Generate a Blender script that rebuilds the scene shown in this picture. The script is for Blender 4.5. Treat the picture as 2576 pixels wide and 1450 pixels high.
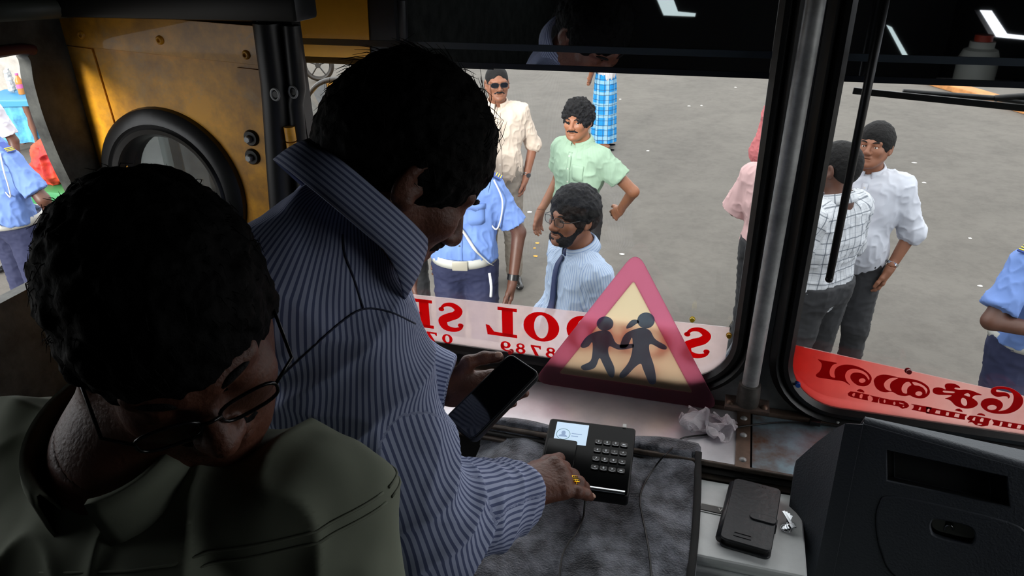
import bpy, bmesh, math, random
import numpy as np
from mathutils import Vector, Matrix
import openvdb
random.seed(7)
for o in list(bpy.data.objects): bpy.data.objects.remove(o)
SC = bpy.context.scene
COL = SC.collection
# ------------------------------------------------------------------ camera
W, H, F = 2576, 1450, 1850.0
CAM = np.array([0.0, 0.0, 2.72])
def cam_axes():
    yaw, pit, roll = math.radians(17), math.radians(26.5), math.radians(-1.0)
    f0 = np.array([-math.sin(yaw), math.cos(yaw), 0]); r0 = np.array([math.cos(yaw), math.sin(yaw), 0])
    f = f0*math.cos(pit) + np.array([0, 0, -math.sin(pit)]); u = np.cross(r0, f)
    return r0*math.cos(roll)+u*math.sin(roll), -r0*math.sin(roll)+u*math.cos(roll), f
CR, CU, CF = cam_axes()
cd = bpy.data.cameras.new('camera'); cam = bpy.data.objects.new('camera', cd); COL.objects.link(cam)
M = Matrix([[CR[0], CU[0], -CF[0], CAM[0]], [CR[1], CU[1], -CF[1], CAM[1]], [CR[2], CU[2], -CF[2], CAM[2]], [0, 0, 0, 1]])
cam.matrix_world = M
cd.sensor_fit = 'HORIZONTAL'; cd.sensor_width = 36.0; cd.lens = 36.0*F/W; cd.clip_start = 0.02; cd.clip_end = 300
SC.camera = cam
# ------------------------------------------------------------------ overcast sky, exposure
wd = bpy.data.worlds.new('overcast_sky'); SC.world = wd; wd.use_nodes = True
nt = wd.node_tree; bg = nt.nodes['Background']
tc = nt.nodes.new('ShaderNodeTexCoord'); sep = nt.nodes.new('ShaderNodeSeparateXYZ'); cr = nt.nodes.new('ShaderNodeValToRGB')
nt.links.new(tc.outputs['Generated'], sep.inputs[0]); nt.links.new(sep.outputs['Z'], cr.inputs[0]); nt.links.new(cr.outputs[0], bg.inputs[0])
cr.color_ramp.elements[0].position = 0.0; cr.color_ramp.elements[0].color = (0.70, 0.73, 0.76, 1)
cr.color_ramp.elements[1].position = 0.7; cr.color_ramp.elements[1].color = (1.0, 1.0, 1.0, 1)
bg.inputs[1].default_value = 2.15
sl = bpy.data.lights.new('sun', 'SUN'); sl.energy = 4.0; sl.angle = math.radians(12); sl.color = (1.0, .97, .92)
so = bpy.data.objects.new('sun', sl); COL.objects.link(so); so.rotation_euler = Vector((-.2, -.9, .22)).to_track_quat('Z', 'Y').to_euler(); so.location = (0, 4, 12)
SC.view_settings.view_transform = 'Standard'; SC.view_settings.look = 'None'; SC.view_settings.gamma = 1; SC.view_settings.exposure = 0.4
SC.view_settings.use_curve_mapping = False
SC.cycles.use_denoising = True; SC.cycles.max_bounces = 10; SC.cycles.transparent_max_bounces = 16
SC.cycles.caustics_reflective = False; SC.cycles.caustics_refractive = False

# measured points: a pixel of the photograph turned into a point on a plane of known position, or at a depth
def ray(x, y): return CF + CR*(x-W/2)/F - CU*(y-H/2)/F
def onY(x, y, Y): d = ray(x, y); return CAM + d*(Y/d[1])
def onZ(x, y, Z): d = ray(x, y); return CAM + d*((Z-CAM[2])/d[2])
def onX(x, y, X): d = ray(x, y); return CAM + d*(X/d[0])
def at(x, y, depth): return CAM + ray(x, y)*depth
def V(*a): return np.array(a, float)
def unit(v): v = np.asarray(v, float); return v/(np.linalg.norm(v)+1e-12)

# ------------------------------------------------------------------ materials
def srgb(c):
    if isinstance(c, str): c = [int(c[i:i+2], 16)/255 for i in (0, 2, 4)]
    return tuple((x/12.92 if x <= .04045 else ((x+.055)/1.055)**2.4) for x in c[:3]) + (1,)
def mat(name, col, rough=.6, metal=0, var=.0, vscale=6, bump=0, bscale=60, spec=.5, coat=0, trans=0, alpha=1, sheen=0, var2=None):
    m = bpy.data.materials.new(name); m.use_nodes = True; n = m.node_tree; b = n.nodes['Principled BSDF']
    c = srgb(col); b.inputs['Base Color'].default_value = c; b.inputs['Roughness'].default_value = rough; b.inputs['Metallic'].default_value = metal
    b.inputs['Specular IOR Level'].default_value = spec; b.inputs['Coat Weight'].default_value = coat
    b.inputs['Transmission Weight'].default_value = trans; b.inputs['Alpha'].default_value = alpha; b.inputs['Sheen Weight'].default_value = sheen
    t = n.nodes.new('ShaderNodeTexCoord')
    if var:
        nz = n.nodes.new('ShaderNodeTexNoise'); nz.inputs['Scale'].default_value = vscale; nz.inputs['Detail'].default_value = 6; nz.inputs['Roughness'].default_value = .65
        r = n.nodes.new('ShaderNodeValToRGB'); n.links.new(t.outputs['Object'], nz.inputs['Vector']); n.links.new(nz.outputs['Fac'], r.inputs[0])
        lo = srgb(var2) if var2 else tuple(x*(1-var) for x in c[:3])+(1,)
        hi = tuple(min(1, x*(1+var*.6)) for x in c[:3])+(1,)
        r.color_ramp.elements[0].position = .35; r.color_ramp.elements[0].color = lo
        r.color_ramp.elements[1].position = .62; r.color_ramp.elements[1].color = hi
        n.links.new(r.outputs[0], b.inputs['Base Color'])
    if bump:
        nz = n.nodes.new('ShaderNodeTexNoise'); nz.inputs['Scale'].default_value = bscale; nz.inputs['Detail'].default_value = 5
        bp = n.nodes.new('ShaderNodeBump'); bp.inputs['Strength'].default_value = bump; bp.inputs['Distance'].default_value = .004
        n.links.new(t.outputs['Object'], nz.inputs['Vector']); n.links.new(nz.outputs['Fac'], bp.inputs['Height']); n.links.new(bp.outputs[0], b.inputs['Normal'])
    return m
def mat_clear(name, tint=(.97, .98, .98), refl=1.0, rough=0.0, haze=None, haze_amt=0, ior=1.5):
    """thin clear sheet: see-through with a Fresnel mirror on top, optional milky haze"""
    m = bpy.data.materials.new(name); m.use_nodes = True; n = m.node_tree; n.nodes.clear()
    out = n.nodes.new('ShaderNodeOutputMaterial'); tr = n.nodes.new('ShaderNodeBsdfTransparent'); tr.inputs[0].default_value = tint+(1,)
    gl = n.nodes.new('ShaderNodeBsdfGlossy'); gl.inputs['Roughness'].default_value = rough; gl.inputs[0].default_value = (refl, refl, refl, 1)
    fr = n.nodes.new('ShaderNodeFresnel'); ge = n.nodes.new('ShaderNodeNewGeometry'); mr0 = n.nodes.new('ShaderNodeMapRange'); mr0.inputs[3].default_value = ior; mr0.inputs[4].default_value = 1/ior; n.links.new(ge.outputs['Backfacing'], mr0.inputs[0]); n.links.new(mr0.outputs[0], fr.inputs[0]); mx = n.nodes.new('ShaderNodeMixShader')
    n.links.new(fr.outputs[0], mx.inputs[0]); n.links.new(gl.outputs[0], mx.inputs[2])
    if haze:
        df = n.nodes.new('ShaderNodeBsdfDiffuse'); df.inputs[0].default_value = srgb(haze)
        tl = n.nodes.new('ShaderNodeBsdfTranslucent'); tl.inputs[0].default_value = srgb(haze)
        m1 = n.nodes.new('ShaderNodeMixShader'); n.links.new(df.outputs[0], m1.inputs[1]); n.links.new(tl.outputs[0], m1.inputs[2]); m1.inputs[0].default_value = .82
        m2 = n.nodes.new('ShaderNodeMixShader'); m2.inputs[0].default_value = haze_amt
        n.links.new(tr.outputs[0], m2.inputs[1]); n.links.new(m1.outputs[0], m2.inputs[2]); n.links.new(m2.outputs[0], mx.inputs[1])
        nz = n.nodes.new('ShaderNodeTexNoise'); nz.inputs['Scale'].default_value = 9; nz.inputs['Detail'].default_value = 5
        mr = n.nodes.new('ShaderNodeMapRange'); mr.inputs[1].default_value = .3; mr.inputs[2].default_value = .75
        mr.inputs[3].default_value = haze_amt*.75; mr.inputs[4].default_value = min(1, haze_amt*1.35)
        t = n.nodes.new('ShaderNodeTexCoord'); n.links.new(t.outputs['Object'], nz.inputs['Vector']); n.links.new(nz.outputs['Fac'], mr.inputs[0]); n.links.new(mr.outputs[0], m2.inputs[0])
    else: n.links.new(tr.outputs[0], mx.inputs[1])
    n.links.new(mx.outputs[0], out.inputs[0])
    return m
def mat_lum(name, col, tl=.5, rough=.3):
    """acrylic or paper that lets light through"""
    m = mat(name, col, rough); n = m.node_tree; b = n.nodes['Principled BSDF']; out = n.nodes['Material Output']
    t = n.nodes.new('ShaderNodeBsdfTranslucent'); t.inputs[0].default_value = srgb(col)
    mx = n.nodes.new('ShaderNodeMixShader'); mx.inputs[0].default_value = tl
    n.links.new(b.outputs[0], mx.inputs[1]); n.links.new(t.outputs[0], mx.inputs[2]); n.links.new(mx.outputs[0], out.inputs[0])
    return m
def mat_cloth(name, base, line=None, period=.006, duty=.3, check=False, line2=None, bump=.25, fuzz=0, soft=False):
    """woven cloth; stripes and checks follow the garment's own running coordinates su (around) and sv (along)"""
    m = mat(name, base, .85, spec=.2, bump=bump, bscale=18, sheen=fuzz); n = m.node_tree; b = n.nodes['Principled BSDF']
    if line:
        def band(attr, per, dut):
            a = n.nodes.new('ShaderNodeAttribute'); a.attribute_name = attr
            d = n.nodes.new('ShaderNodeMath'); d.operation = 'DIVIDE'; d.inputs[1].default_value = per; n.links.new(a.outputs['Fac'], d.inputs[0])
            f = n.nodes.new('ShaderNodeMath'); f.operation = 'FRACT'; n.links.new(d.outputs[0], f.inputs[0])
            l = n.nodes.new('ShaderNodeMath'); l.operation = 'LESS_THAN'; l.inputs[1].default_value = dut; n.links.new(f.outputs[0], l.inputs[0])
            return l
        prev = None; c0 = srgb(base)
        bands = [('su', period, duty, line)]
        if check: bands = [('su', period, duty, line), ('sv', period*1.1, duty, line)] + ([('su', period*.47, duty*.4, line2), ('sv', period*.5, duty*.4, line2)] if line2 else [])
        for at_, per, du, cl in bands:
            l = band(at_, per, du); mx = n.nodes.new('ShaderNodeMix'); mx.data_type = 'RGBA'
            s = n.nodes.new('ShaderNodeMath'); s.operation = 'MULTIPLY'; s.inputs[1].default_value = .75 if check else .9
            n.links.new(l.outputs[0], s.inputs[0]); n.links.new(s.outputs[0], mx.inputs[0])
            if prev is None: mx.inputs[6].default_value = c0
            else: n.links.new(prev.outputs[2], mx.inputs[6])
            mx.inputs[7].default_value = srgb(cl); prev = mx
        n.links.new(prev.outputs[2], b.inputs['Base Color'])
    return m

# ------------------------------------------------------------------ object helpers
ORG = {}
def tag(o, label=None, cat=None, group=None, kind=None):
    if label: o['label'] = label
    if cat: o['category'] = cat
    if group: o['group'] = group
    if kind: o['kind'] = kind
    return o
def empty(name, loc, label=None, cat=None, group=None, kind=None):
    o = bpy.data.objects.new(name, None); o.empty_display_size = .05; COL.objects.link(o); o.location = tuple(loc)
    ORG[o.name] = np.array(loc, float); return tag(o, label, cat, group, kind)
def link(name, me, m=None, parent=None, smooth=False, org=None):
    """mesh data is in world coordinates; the origin becomes the parent's, or the middle of the mesh"""
    n = len(me.vertices); co = np.empty(n*3, np.float32); me.vertices.foreach_get('co', co); co = co.reshape(-1, 3)
    if parent is not None: off = ORG[parent.name]
    elif org is not None: off = np.array(org, float)
    else: off = np.array([(co[:, 0].min()+co[:, 0].max())/2, (co[:, 1].min()+co[:, 1].max())/2, co[:, 2].min()])
    me.vertices.foreach_set('co', (co-off).astype(np.float32).ravel()); me.update()
    if m is not None:
        for x in (m if isinstance(m, (list, tuple)) else [m]): me.materials.append(x)
    if smooth: me.polygons.foreach_set('use_smooth', [True]*len(me.polygons))
    o = bpy.data.objects.new(name, me); COL.objects.link(o)
    if parent is not None: o.parent = parent
    else: o.location = tuple(off)
    ORG[o.name] = off
    return o
class MB:
    def __init__(s): s.bm = bmesh.new()
    def box(s, c, size, R=None, bev=0, seg=2):
        r = bmesh.ops.create_cube(s.bm, size=1); vs = r['verts']
        Mx = Matrix.Translation(Vector(c)) @ (Matrix(R).to_4x4() if R is not None else Matrix.Identity(4)) @ Matrix.Diagonal(Vector(list(size)+[1]))
        bmesh.ops.transform(s.bm, matrix=Mx, verts=vs)
        if bev:
            es = list({e for v in vs for e in v.link_edges}); bmesh.ops.bevel(s.bm, geom=es, offset=bev, segments=seg, affect='EDGES', profile=.6)
        return s
    def hexa(s, p, bev=0, seg=2):
        """8 corners: bottom ring 0-3, top ring 4-7"""
        v = [s.bm.verts.new(tuple(q)) for q in p]
        fs = [s.bm.faces.new([v[i] for i in f]) for f in ((3, 2, 1, 0), (4, 5, 6, 7), (0, 1, 5, 4), (1, 2, 6, 5), (2, 3, 7, 6), (3, 0, 4, 7))]
        bmesh.ops.recalc_face_normals(s.bm, faces=fs)
        if bev:
            es = list({e for q in v for e in q.link_edges}); bmesh.ops.bevel(s.bm, geom=es, offset=bev, segments=seg, affect='EDGES', profile=.6)
        return s
    def tube(s, pts, r, n=10, closed=False, sq=1.0, up=None):
        pts = [np.asarray(p, float) for p in pts]; N = len(pts); rs = r if isinstance(r, (list, tuple)) else [r]*N
        rings = []; prev = None
        for i, p in enumerate(pts):
            a = pts[(i-1) % N] if (closed or i > 0) else p; b = pts[(i+1) % N] if (closed or i < N-1) else p
            t = unit(b-a)
            if prev is None:
                g = up if up is not None else (V(0, 0, 1) if abs(t[2]) < .9 else V(1, 0, 0)); u = unit(np.cross(g, t))
            else: u = unit(prev - t*np.dot(prev, t))
            w = np.cross(t, u); prev = u
            rings.append([s.bm.verts.new(tuple(p + rs[i]*(u*math.cos(2*math.pi*k/n) + sq*w*math.sin(2*math.pi*k/n)))) for k in range(n)])
        for i in range(N if closed else N-1):
            A, B = rings[i], rings[(i+1) % N]
            for k in range(n): s.bm.faces.new([A[k], A[(k+1) % n], B[(k+1) % n], B[k]])
        if not closed: s.bm.faces.new(rings[0][::-1]); s.bm.faces.new(rings[-1])
        return s
    def disc(s, c, nrm, r, th, n=20, r2=None):
        nrm = unit(nrm); c = np.asarray(c, float)
        return s.tube([c, c+nrm*th], [r, r if r2 is None else r2], n)
    def sphere(s, c, r, n=12, R=None):
        q = bmesh.ops.create_uvsphere(s.bm, u_segments=n, v_segments=max(6, n*2//3), radius=1)
        r = r if isinstance(r, (list, tuple, np.ndarray)) else (r, r, r)
        Mx = Matrix.Translation(Vector(c)) @ (Matrix(R).to_4x4() if R is not None else Matrix.Identity(4)) @ Matrix.Diagonal(Vector(list(r)+[1]))
        bmesh.ops.transform(s.bm, matrix=Mx, verts=q['verts']); return s
    def lathe(s, c, prof, n=24, ax=(0, 0, 1)):
        ax = unit(ax); u = unit(np.cross(ax, V(1, .2, 0))); w = np.cross(ax, u); c = np.asarray(c, float); rings = []
        for r, h in prof: rings.append([s.bm.verts.new(tuple(c+ax*h+r*(u*math.cos(2*math.pi*k/n)+w*math.sin(2*math.pi*k/n)))) for k in range(n)])
        for A, B in zip(rings, rings[1:]):
            for k in range(n): s.bm.faces.new([A[k], A[(k+1) % n], B[(k+1) % n], B[k]])
        return s
    def grid(s, P, th=0):
        """P[i][j] points; optional thickness"""
        vs = [[s.bm.verts.new(tuple(p)) for p in row] for row in P]; fs = []
        for i in range(len(P)-1):
            for j in range(len(P[0])-1): fs.append(s.bm.faces.new([vs[i][j], vs[i+1][j], vs[i+1][j+1], vs[i][j+1]]))
        if th: bmesh.ops.recalc_face_normals(s.bm, faces=fs); bmesh.ops.solidify(s.bm, geom=fs, thickness=th)
        return s
    def build(s, name, m, parent=None, smooth=False, org=None):
        bmesh.ops.recalc_face_normals(s.bm, faces=s.bm.faces[:])
        me = bpy.data.meshes.new(name); s.bm.to_mesh(me); s.bm.free()
        o = link(name, me, m, parent, smooth, org)
        if smooth == 'auto':
            me.polygons.foreach_set('use_smooth', [True]*len(me.polygons))
            try: me.set_sharp_from_angle(angle=math.radians(35))
            except Exception: pass
        return o
def plate(name, outlines, org, ux, uy, th, m, parent=None, bev=0.0, smooth=False):
    """flat shape with holes (2-D outlines, x along ux, y along uy) extruded by th along ux x uy"""
    cu = bpy.data.curves.new('tmp', 'CURVE'); cu.dimensions = '2D'; cu.fill_mode = 'BOTH'; cu.extrude = th/2; cu.bevel_depth = bev; cu.bevel_resolution = 1
    for L in outlines:
        sp = cu.splines.new('POLY'); sp.points.add(len(L)-1); sp.use_cyclic_u = True
        for i, (x, y) in enumerate(L): sp.points[i].co = (x, y, 0, 1)
    ob = bpy.data.objects.new('tmp', cu); COL.objects.link(ob)
    dg = bpy.context.evaluated_depsgraph_get(); me = bpy.data.meshes.new_from_object(ob.evaluated_get(dg))
    bpy.data.objects.remove(ob); bpy.data.curves.remove(cu)
    ux = unit(ux); uy = unit(uy); uz = np.cross(ux, uy); org = np.asarray(org, float)
    Mx = Matrix([[ux[i], uy[i], uz[i], org[i]] for i in range(3)] + [[0, 0, 0, 1]]); me.transform(Mx)
    me.materials.clear(); me.name = name
    return link(name, me, m, parent, smooth)
def text_mesh(name, s, size, org, ux, uy, th, m, parent=None, align='CENTER', bold=0.0, extra=1.0):
    cu = bpy.data.curves.new('tmp', 'FONT'); cu.body = s; cu.size = size; cu.extrude = th/2; cu.align_x = align; cu.offset = bold; cu.space_character = extra
    ob = bpy.data.objects.new('tmp', cu); COL.objects.link(ob)
    dg = bpy.context.evaluated_depsgraph_get(); me = bpy.data.meshes.new_from_object(ob.evaluated_get(dg))
    bpy.data.objects.remove(ob); bpy.data.curves.remove(cu)
    ux = unit(ux); uy = unit(uy); uz = np.cross(ux, uy); org = np.asarray(org, float)
    Mx = Matrix([[ux[i], uy[i], uz[i], org[i]] for i in range(3)] + [[0, 0, 0, 1]]); me.transform(Mx); me.materials.clear(); me.name = name
    return link(name, me, m, parent)
def rrect(x0, y0, x1, y1, r, n=8):
    out = []
    for cx, cy, a in ((x1-r, y1-r, 0), (x0+r, y1-r, 90), (x0+r, y0+r, 180), (x1-r, y0+r, 270)):
        for k in range(n+1): t = math.radians(a+90*k/n); out.append((cx+r*math.cos(t), cy+r*math.sin(t)))
    return out
def spline(pts, n=8, closed=False):
    """Catmull-Rom through points of any dimension"""
    P = [np.asarray(p, float) for p in pts]; N = len(P); out = []
    for i in range(N if closed else N-1):
        g = lambda k: P[k % N] if closed else P[min(max(k, 0), N-1)]
        p0, p1, p2, p3 = g(i-1), g(i), g(i+1), g(i+2)
        for j in range(n):
            t = j/n; out.append(.5*((2*p1)+(-p0+p2)*t+(2*p0-5*p1+4*p2-p3)*t*t+(-p0+3*p1-3*p2+p3)*t**3))
    if not closed: out.append(P[-1])
    return out

# ------------------------------------------------------------------ noise
_rng = np.random.RandomState(3); _LAT = _rng.rand(32, 32, 32).astype(np.float32)
def vnoise(p):
    p = np.asarray(p); i = np.floor(p).astype(int); f = p-i; f = f*f*(3-2*f); r = 0
    for a in (0, 1):
        for b in (0, 1):
            for c in (0, 1):
                w = (f[:, 0] if a else 1-f[:, 0])*(f[:, 1] if b else 1-f[:, 1])*(f[:, 2] if c else 1-f[:, 2])
                r = r + w*_LAT[(i[:, 0]+a) % 32, (i[:, 1]+b) % 32, (i[:, 2]+c) % 32]
    return r*2-1
# ------------------------------------------------------------------ smooth solid shapes (for people and soft things)
class Sdf:
    def __init__(s): s.P = []
    def cone(s, a, b, ra, rb=None, k=.02, sq=None, flat=False, tag=None, op='u'):
        s.P.append(dict(t='c', a=np.asarray(a, float), b=np.asarray(b, float), ra=ra, rb=ra if rb is None else rb, k=k, sq=sq, flat=flat, tag=tag, op=op)); return s
    def ell(s, c, r, R=None, k=.02, op='u', tag=None):
        s.P.append(dict(t='e', c=np.asarray(c, float), r=np.asarray(r, float), R=np.eye(3) if R is None else np.asarray(R, float), k=k, op=op, tag=tag)); return s
    def cut(s, c, n): s.P.append(dict(t='h', c=np.asarray(c, float), n=unit(n), op='i', k=0)); return s
    def bounds(s):
        lo, hi = np.full(3, 1e9), np.full(3, -1e9)
        for q in s.P:
            if q['op'] != 'u': continue
            l, h = s.box(q); lo = np.minimum(lo, l); hi = np.maximum(hi, h)
        return lo, hi
    def box(s, q):
        if q['t'] == 'c':
            r = max(q['ra'], q['rb'])*(max(1, q['sq'][1]) if q['sq'] else 1); return np.minimum(q['a'], q['b'])-r, np.maximum(q['a'], q['b'])+r
        r = max(q['r']); return q['c']-r, q['c']+r
    def dist(s, q, X):
        if q['t'] == 'c':
            ab = q['b']-q['a']; L = ab@ab+1e-12; d = X-q['a'].astype(np.float32); t = np.clip((d@ab.astype(np.float32))/L, 0, 1)
            v = d-t[..., None]*ab.astype(np.float32)
            if q['sq']:
                w, m = unit(q['sq'][0]).astype(np.float32), q['sq'][1]; v = v+((v@w)*(1/m-1))[..., None]*w
            r = np.sqrt((v*v).sum(-1))-(q['ra']+(q['rb']-q['ra'])*t)
            if q['flat']: r = np.maximum(r, (X-q['b'].astype(np.float32))@unit(ab).astype(np.float32))
            return r
        if q['t'] == 'e':
            v = (X-q['c'].astype(np.float32))@q['R'].astype(np.float32); a = v/q['r'].astype(np.float32); k1 = np.sqrt((a*a).sum(-1)); b = a/q['r'].astype(np.float32); k2 = np.sqrt((b*b).sum(-1))+1e-6
            return k1*(k1-1)/k2
        return (X-q['c'].astype(np.float32))@q['n'].astype(np.float32)
    def mesh(s, h, lo=None, hi=None, inside=None, outside=(), disp=None):
        """inside=(centre, radius) keeps the part in that ball; outside=[...] leaves those balls out"""
        l, u = s.bounds()
        if inside is not None: l = np.maximum(l, inside[0]-inside[1]); u = np.minimum(u, inside[0]+inside[1])
        if lo is not None: l = np.maximum(l, lo)
        if hi is not None: u = np.minimum(u, hi)
        l = l-3*h; u = u+3*h; n = np.ceil((u-l)/h).astype(int)+1
        ax = [(l[i]+np.arange(n[i])*h).astype(np.float32) for i in range(3)]
        f = np.full(n, .5, np.float32)
        for q in s.P:
            if q['t'] == 'h': sl = (slice(None),)*3
            else:
                bl, bh = s.box(q); m = q['k']+4*h
                a = np.clip(np.floor((bl-m-l)/h).astype(int), 0, n); b = np.clip(np.ceil((bh+m-l)/h).astype(int)+1, 0, n)
                if (b <= a).any(): continue
                sl = tuple(slice(a[i], b[i]) for i in range(3))
            X = np.stack(np.meshgrid(*[ax[i][sl[i]] for i in range(3)], indexing='ij'), -1)
            d = s.dist(q, X); g = f[sl]; k = q['k']
            if q['op'] == 'u':
                if k > 0: e = np.maximum(k-np.abs(g-d), 0)/k; r = np.minimum(g, d)-e*e*k*.25
                else: r = np.minimum(g, d)
            elif q['op'] == 's':
                d = -d
                if k > 0: e = np.maximum(k-np.abs(g-d), 0)/k; r = np.maximum(g, d)+e*e*k*.25
                else: r = np.maximum(g, d)
            else: r = np.maximum(g, d)
            f[sl] = r
        if inside is not None or outside:
            X = np.stack(np.meshgrid(*ax, indexing='ij'), -1)
            if inside is not None: f = np.maximum(f, np.sqrt(((X-inside[0])**2).sum(-1))-inside[1])
            for c, r in outside: f = np.maximum(f, (r-.004)-np.sqrt(((X-c)**2).sum(-1)))
        g = openvdb.FloatGrid(.5); g.copyFromArray(np.ascontiguousarray(f.astype(np.float32)))
        pts, tri, quad = g.convertToPolygons(isovalue=0.0, adaptivity=0.0)
        pts = pts*h+l
        return pts.astype(np.float64), tri, quad
def vnormals(p, quad):
    a, b, c, d = (p[quad[:, i]] for i in range(4)); n = np.cross(c-a, d-b); out = np.zeros_like(p)
    for i in range(4): np.add.at(out, quad[:, i], n)
    out /= (np.linalg.norm(out, axis=1)[:, None]+1e-12); return out
def poly_mesh(name, chunks, attrs=None):
    """chunks: (points, tris, quads) joined into one mesh"""
    vs, fl, st, off, nl = [], [], [], 0, 0
    for p, t, q in chunks:
        vs.append(p)
        for a in (q, t):
            if len(a):
                a = np.asarray(a)[:, ::-1]+off; k = a.shape[1]; fl.append(a.ravel()); st.append(nl+np.arange(len(a))*k); nl += a.size
        off += len(p)
    vs = np.concatenate(vs); fl = np.concatenate(fl); st = np.concatenate(st)
    me = bpy.data.meshes.new(name); me.vertices.add(len(vs)); me.vertices.foreach_set('co', vs.astype(np.float32).ravel())
    me.loops.add(len(fl)); me.loops.foreach_set('vertex_index', fl.astype(np.int32)); me.polygons.add(len(st)); me.polygons.foreach_set('loop_start', st.astype(np.int32))
    me.update(calc_edges=True)
    if attrs:
        for k, v in attrs.items(): a = me.attributes.new(k, 'FLOAT', 'POINT'); a.data.foreach_set('value', v.astype(np.float32))
    return me
# ------------------------------------------------------------------ people
def basis(fwd, up=(0, 0, 1)):
    """columns: right, forward, up"""
    f = unit(fwd); r = unit(np.cross(f, up)); return np.stack([r, f, np.cross(r, f)], 1)
def rotv(v, ax, deg):
    a = math.radians(deg); ax = unit(ax); v = np.asarray(v, float)
    return v*math.cos(a)+np.cross(ax, v)*math.sin(a)+ax*np.dot(ax, v)*(1-math.cos(a))
STD = dict(pelvis=(0, 0, .95), waist=(0, .01, 1.07), chest=(0, 0, 1.28), neck=(0, -.02, 1.435), shR=(.168, -.01, 1.385), shL=(-.168, -.01, 1.385),
           elR=(.235, -.03, 1.12), elL=(-.235, -.03, 1.12), wrR=(.25, .06, .88), wrL=(-.25, .06, .88), hipR=(.085, 0, .92), hipL=(-.085, 0, .92),
           knR=(.10, .02, .50), knL=(-.10, .02, .50), anR=(.105, -.03, .09), anL=(-.105, -.03, .09), head=(0, .03, 1.60))
def joints(pos, yaw, h=1.72, over=None, head_yaw=0, head_pitch=0, hd=None):
    s = h/1.72; a = math.radians(yaw); B = np.array([[math.sin(a), math.cos(a), 0], [-math.cos(a), math.sin(a), 0], [0, 0, 1]])
    d = dict(STD); d.update(over or {}); pos = np.asarray(pos, float)
    J = {k: pos + B@(np.array(v)*s) for k, v in d.items() if k not in ('hdR', 'hdL', 'pnR', 'pnL')}
    for sd, sg in (('R', 1), ('L', -1)):
        J['hd'+sd] = unit(B@np.array(d['hd'+sd])) if 'hd'+sd in d else unit(J['wr'+sd]-J['el'+sd]+V(0, 0, -.1))
        J['pn'+sd] = unit(B@np.array(d['pn'+sd])) if 'pn'+sd in d else unit(B@np.array([-sg, 0, 0]))
    f = B@V(math.sin(math.radians(head_yaw)), math.cos(math.radians(head_yaw)), 0); r = np.cross(f, V(0, 0, 1))
    f = rotv(f, r, head_pitch); J['HM'] = np.stack([r, f, np.cross(r, f)], 1); J['B'] = B; J['s'] = s; J['root'] = pos
    return J
def hand_sdf(S, wr, dirn, pn, side, s=1.0, thumb_up=.25, thumb_flat=0.0, curls=((15, 20, 15),)*4, spread=(6, 2, -2, -7), thumb=(38, 15, 15), k=.007, fat=1.0, wrad=.026):
    """palm, four fingers of different length and a thumb from the side of the palm; returns the finger joints"""
    d = unit(dirn); pn = unit(pn-d*np.dot(pn, d)); th = np.cross(d, pn)*side; out = []
    offs = (.030, .0105, -.0095, -.028); lens = (.070, .078, .073, .058); pl = (.088, .091, .086, .078); rad = (.0092, .0095, .009, .0078)
    S.cone(wr-d*.02*s, wr+d*.03*s, wrad*s, .027*s, k=.02, sq=(pn, .72))
    for i in range(4):
        base = wr+th*offs[i]*.55*s+d*.012*s; mcp = wr+th*offs[i]*s+d*pl[i]*s
        S.cone(base, mcp, .0165*s*fat, .0125*s*fat, k=.018*s, sq=(pn, .85))
        fd = unit(rotv(d, pn, 0)+th*math.tan(math.radians(spread[i]))); p = mcp; js = [mcp]; cu = 0
        for j, (fr, a) in enumerate(zip((.46, .30, .24), curls[i % len(curls)])):
            cu += a; v = rotv(fd, np.cross(fd, pn), cu); q = p+v*lens[i]*fr*s
            r0 = rad[i]*s*fat*(1.12, 1.0, .93)[j]; S.cone(p, q, r0, r0*.93, k=k*s, tag=None); S.ell(p-pn*.001, (r0*1.06,)*3, k=k*s)
            p = q; js.append(q)
        out.append((js, v))
    b = wr+th*.020*s+d*.022*s+pn*.006*s; td = unit(d*math.cos(math.radians(thumb[0]))+th*math.sin(math.radians(thumb[0]))+pn*thumb_up)
    m = b+td*.042*s; S.cone(b, m, .018*s*fat, .0135*s*fat, k=.018*s)
    ax = np.cross(th, d)*side*-1; tj = [b, m]; v = td; p = m
    for j, (L, a) in enumerate(((.034, thumb[1]), (.028, thumb[2]))):
        v = unit(rotv(v, np.cross(th, d), a)); v = unit(v-pn*np.dot(v, pn)*thumb_flat); q = p+v*L*s; S.cone(p, q, .0122*s*fat*(1, .95)[j], .0112*s*fat*(1, .9)[j], k=k*s); p = q; tj.append(q)
    out.append((tj, v)); return out
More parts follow.
